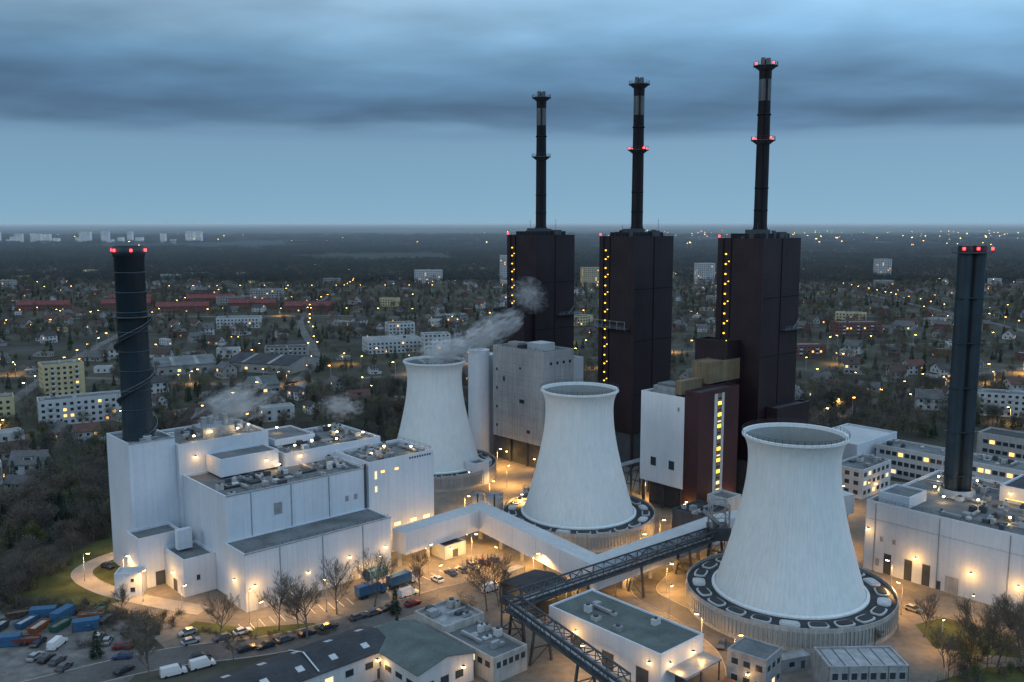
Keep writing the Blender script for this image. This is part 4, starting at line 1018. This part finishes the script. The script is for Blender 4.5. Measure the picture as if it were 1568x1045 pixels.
for i,(x,y,s_) in enumerate([(-57.5,214.5,1.05),(-49.5,210,1.15),(-45,224,1.05),(-36,228.5,1.15),(-25,236,.85),(-6.5,226,1.25),(-3.5,229,1.0),(-71,210.5,.85),(-80,190,1.0),(-53,216,.8),(-88,205,.7),
     (100,211,.8),(108,202,1.0),(115,207,.9),(118,198,1.1),(106,193,.9),(122,212,.8),(96,190,.7),(112,188,1.0),(-100,223,.6),(-64,199,.5),(16,214,.5),(-11,214,.7),(98,196,.7),(125,200,1),(86,206,.35),(104,198,.8),(120,205,.9),(128,206,.8),(132,212,.7),(110,196,1.1)]):
    o=bpy.data.objects.new('bare_tree',nts[i%4]); sc.collection.objects.link(o); o.location=(x,y,0); o.scale=(s_,s_,s_); o.rotation_euler=(0,0,i*1.7)
cm=conifer('conifer',77,9,2.2)
for x,y,s_ in ((-30,224,.8),(-28,212,.6),(-96,200,.8)):
    o=bpy.data.objects.new('conifer_tree',cm); sc.collection.objects.link(o); o.location=(x,y,0); o.scale=(s_,)*3
hd=[]
for i in range(70): hd.append((R.uniform(98,138),R.uniform(178,208),R.uniform(.4,.8),R.random()*6,R.choice([7,4,7,7])))
for i in range(50): t_=R.random(); hd.append((-80+t_*36+R.uniform(-1,1),217+R.uniform(-3,2)-6*math.sin(t_*3),R.uniform(.2,.4),R.random()*6,7))
for i in range(60): hd.append((R.uniform(-102,-84),R.uniform(204,224),R.uniform(.3,.8),R.random()*6,7))
for i in range(60): hd.append((R.uniform(-142,-106),R.uniform(224,231),R.uniform(.3,.7),R.random()*6,7))
for i in range(50): hd.append((R.uniform(-138,-130),R.uniform(228,290),R.uniform(.5,1),R.random()*6,R.choice([7,2,0])))
scatter('hedge_shrubs',hd,protos)

# ------------------------------------------------------------------ steam
import bmesh
def volobj(name,mat,loc,scale,rot=(0,0,0),cube=False):
    bm=bmesh.new()
    if cube: bmesh.ops.create_cube(bm,size=2)
    else: bmesh.ops.create_icosphere(bm,subdivisions=3,radius=1)
    me=bpy.data.meshes.new(name); bm.to_mesh(me); bm.free(); me.materials.append(mat)
    o=bpy.data.objects.new(name,me); sc.collection.objects.link(o); o.location=loc; o.scale=scale; o.rotation_euler=rot; return o
def steam(x,y,z,sx,sy,sz,dens,rot=0,seed=0):
    m=bpy.data.materials.new('steam'); m.use_nodes=True; nt=m.node_tree; N=nt.nodes; L=nt.links; N.remove(N['Principled BSDF'])
    v=N.new('ShaderNodeVolumePrincipled'); v.inputs['Color'].default_value=(1,1,1,1); v.inputs['Anisotropy'].default_value=.0
    tc=N.new('ShaderNodeTexCoord'); n=N.new('ShaderNodeTexNoise'); n.noise_dimensions='4D'; n.inputs['W'].default_value=seed; n.inputs['Scale'].default_value=2.3; n.inputs['Detail'].default_value=5; n.inputs['Roughness'].default_value=.6; n.inputs['Distortion'].default_value=1.2; L.new(tc.outputs['Object'],n.inputs[0])
    ln=N.new('ShaderNodeVectorMath'); ln.operation='LENGTH'; L.new(tc.outputs['Object'],ln.inputs[0])
    k=N.new('ShaderNodeMath'); k.operation='MULTIPLY'; k.inputs[1].default_value=.28; L.new(ln.outputs['Value'],k.inputs[0])
    sb=N.new('ShaderNodeMath'); sb.operation='SUBTRACT'; L.new(n.outputs[0],sb.inputs[0]); L.new(k.outputs[0],sb.inputs[1])
    nr=N.new('ShaderNodeMapRange'); nr.inputs[1].default_value=.28; nr.inputs[2].default_value=.50; nr.inputs[3].default_value=0; nr.inputs[4].default_value=dens; L.new(sb.outputs[0],nr.inputs[0])
    L.new(nr.outputs[0],v.inputs['Density'])
    L.new(v.outputs[0],N['Material Output'].inputs['Volume'])
    volobj('steam_plume',m,(x,y,z),(sx,sy,sz),(0,rot,0))
steam(-26,355,50,12,9,7,.42,-.2,1); steam(-10,362,56,18,8,7,.34,-.5,6); steam(7,390,69,10,5,8,.16,.5,2); steam(-88,284,42,15,6,7,.34,-.35,3); steam(-56,294,40,8,4,5,.25,0,4)
hz=bpy.data.materials.new('haze'); hz.use_nodes=True; N=hz.node_tree.nodes; N.remove(N['Principled BSDF']); vs_=N.new('ShaderNodeVolumeScatter'); vs_.inputs['Density'].default_value=.000075; vs_.inputs['Color'].default_value=(.80,.92,1,1); hz.node_tree.links.new(vs_.outputs[0],N['Material Output'].inputs['Volume'])
volobj('evening_haze',hz,(0,30600,35),(50000,29400,34),cube=True)

# ------------------------------------------------------------------ world, sun, camera
w=bpy.data.worlds.new('World'); sc.world=w; w.use_nodes=True; nt=w.node_tree; N=nt.nodes; L=nt.links; bg=N['Background']
sky=N.new('ShaderNodeTexSky'); sky.sky_type='NISHITA'; sky.sun_disc=False; sky.sun_elevation=rad(6); sky.sun_rotation=rad(235)
tc=N.new('ShaderNodeTexCoord'); sx=N.new('ShaderNodeSeparateXYZ'); L.new(tc.outputs['Generated'],sx.inputs[0])
def mth(op,a,b_=None,c=None):
    x=N.new('ShaderNodeMath'); x.operation=op
    for i,v in enumerate((a,b_,c)):
        if v is None: continue
        if isinstance(v,(int,float)): x.inputs[i].default_value=v
        else: L.new(v,x.inputs[i])
    return x.outputs[0]
zc=mth('MAXIMUM',sx.outputs[2],0.0)
den=mth('ADD',zc,.12)
px=mth('DIVIDE',sx.outputs[0],den); py=mth('DIVIDE',sx.outputs[1],den)
cb=N.new('ShaderNodeCombineXYZ'); L.new(px,cb.inputs[0]); L.new(py,cb.inputs[1])
mp=N.new('ShaderNodeMapping'); mp.inputs['Scale'].default_value=(.8,1,1); mp.inputs['Rotation'].default_value=(0,0,.18); mp.inputs['Location'].default_value=(3.1,1.7,0); L.new(cb.outputs[0],mp.inputs[0])
na=N.new('ShaderNodeTexNoise'); na.inputs['Scale'].default_value=.8; na.inputs['Detail'].default_value=4; na.inputs['Roughness'].default_value=.45; na.inputs['Distortion'].default_value=.1; L.new(mp.outputs[0],na.inputs[0])
nb=N.new('ShaderNodeTexNoise'); nb.inputs['Scale'].default_value=2.0; nb.inputs['Detail'].default_value=6; nb.inputs['Roughness'].default_value=.45; nb.inputs['Distortion'].default_value=.15; L.new(mp.outputs[0],nb.inputs[0])
mk=N.new('ShaderNodeMapRange'); mk.interpolation_type='SMOOTHSTEP'; mk.inputs[1].default_value=.083; mk.inputs[2].default_value=.104
ed=mth('ADD',zc,mth('MULTIPLY',mth('SUBTRACT',na.outputs[0],.5),.016)); L.new(ed,mk.inputs[0])
zz=mth('ADD',zc,mth('MULTIPLY',mth('MULTIPLY',mth('SUBTRACT',na.outputs[0],.5),.10),mk.outputs[0]))
rp=N.new('ShaderNodeValToRGB'); e=rp.color_ramp.elements
stops=[(0,(.24,.42,.56)),(.03,(.205,.385,.545)),(.084,(.18,.33,.49)),(.100,(.10,.195,.32)),(.125,(.082,.165,.285)),(.150,(.11,.225,.37)),(.18,(.16,.31,.475)),(.22,(.26,.43,.60)),(.3,(.40,.55,.71)),(1,(.38,.53,.72))]
e[0].position=0;e[0].color=(*stops[0][1],1);e[1].position=1;e[1].color=(*stops[-1][1],1)
for p_,c_ in stops[1:-1]: q=e.new(p_); q.color=(*c_,1)
L.new(zz,rp.inputs[0])
br=N.new('ShaderNodeMapRange'); br.inputs[1].default_value=.3; br.inputs[2].default_value=.7; br.inputs[3].default_value=.80; br.inputs[4].default_value=1.24; L.new(nb.outputs[0],br.inputs[0])
mb=mth('ADD',mth('MULTIPLY',mth('SUBTRACT',br.outputs[0],1),mk.outputs[0]),1)
rt=N.new('ShaderNodeMapRange'); rt.inputs[1].default_value=-.4; rt.inputs[2].default_value=.5; rt.inputs[3].default_value=-.15; rt.inputs[4].default_value=.85; L.new(sx.outputs[0],rt.inputs[0])
up=N.new('ShaderNodeMapRange'); up.inputs[1].default_value=.13; up.inputs[2].default_value=.22; up.inputs[3].default_value=.08; up.inputs[4].default_value=1.0; L.new(zz,up.inputs[0])
rtf=mth('ADD',mth('MULTIPLY',rt.outputs[0],up.outputs[0]),1)
bk=N.new('ShaderNodeMapRange'); bk.inputs[1].default_value=.3; bk.inputs[2].default_value=-.6; bk.inputs[3].default_value=1.0; bk.inputs[4].default_value=1.35; L.new(sx.outputs[1],bk.inputs[0])
f=mth('MULTIPLY',mth('MULTIPLY',mb,rtf),bk.outputs[0])
vs=N.new('ShaderNodeVectorMath'); vs.operation='SCALE'; L.new(rp.outputs[0],vs.inputs[0]); L.new(f,vs.inputs['Scale'])
v2=N.new('ShaderNodeVectorMath'); v2.operation='SCALE'; L.new(sky.outputs[0],v2.inputs[0]); v2.inputs['Scale'].default_value=.005
va=N.new('ShaderNodeVectorMath'); va.operation='ADD'; L.new(vs.outputs[0],va.inputs[0]); L.new(v2.outputs[0],va.inputs[1])
L.new(va.outputs[0],bg.inputs[0]); bg.inputs[1].default_value=1.0
sl=bpy.data.lights.new('sun','SUN'); sl.energy=.55; sl.angle=rad(30); sl.color=(.88,.94,1); so=bpy.data.objects.new('sun',sl); sc.collection.objects.link(so)
dv=Vector((.80,.42,-.45)); so.rotation_euler=dv.to_track_quat('-Z','Y').to_euler()
cam=bpy.data.cameras.new('camera'); cam.sensor_width=36; cam.lens=36*1400/1568; cam.clip_start=1; cam.clip_end=150000
co=bpy.data.objects.new('camera',cam); sc.collection.objects.link(co); co.location=(0,0,100); co.rotation_euler=(rad(90-7.41),rad(0.0),0); sc.camera=co
sc.view_settings.view_transform='Standard'; sc.view_settings.look='None'; sc.view_settings.exposure=0
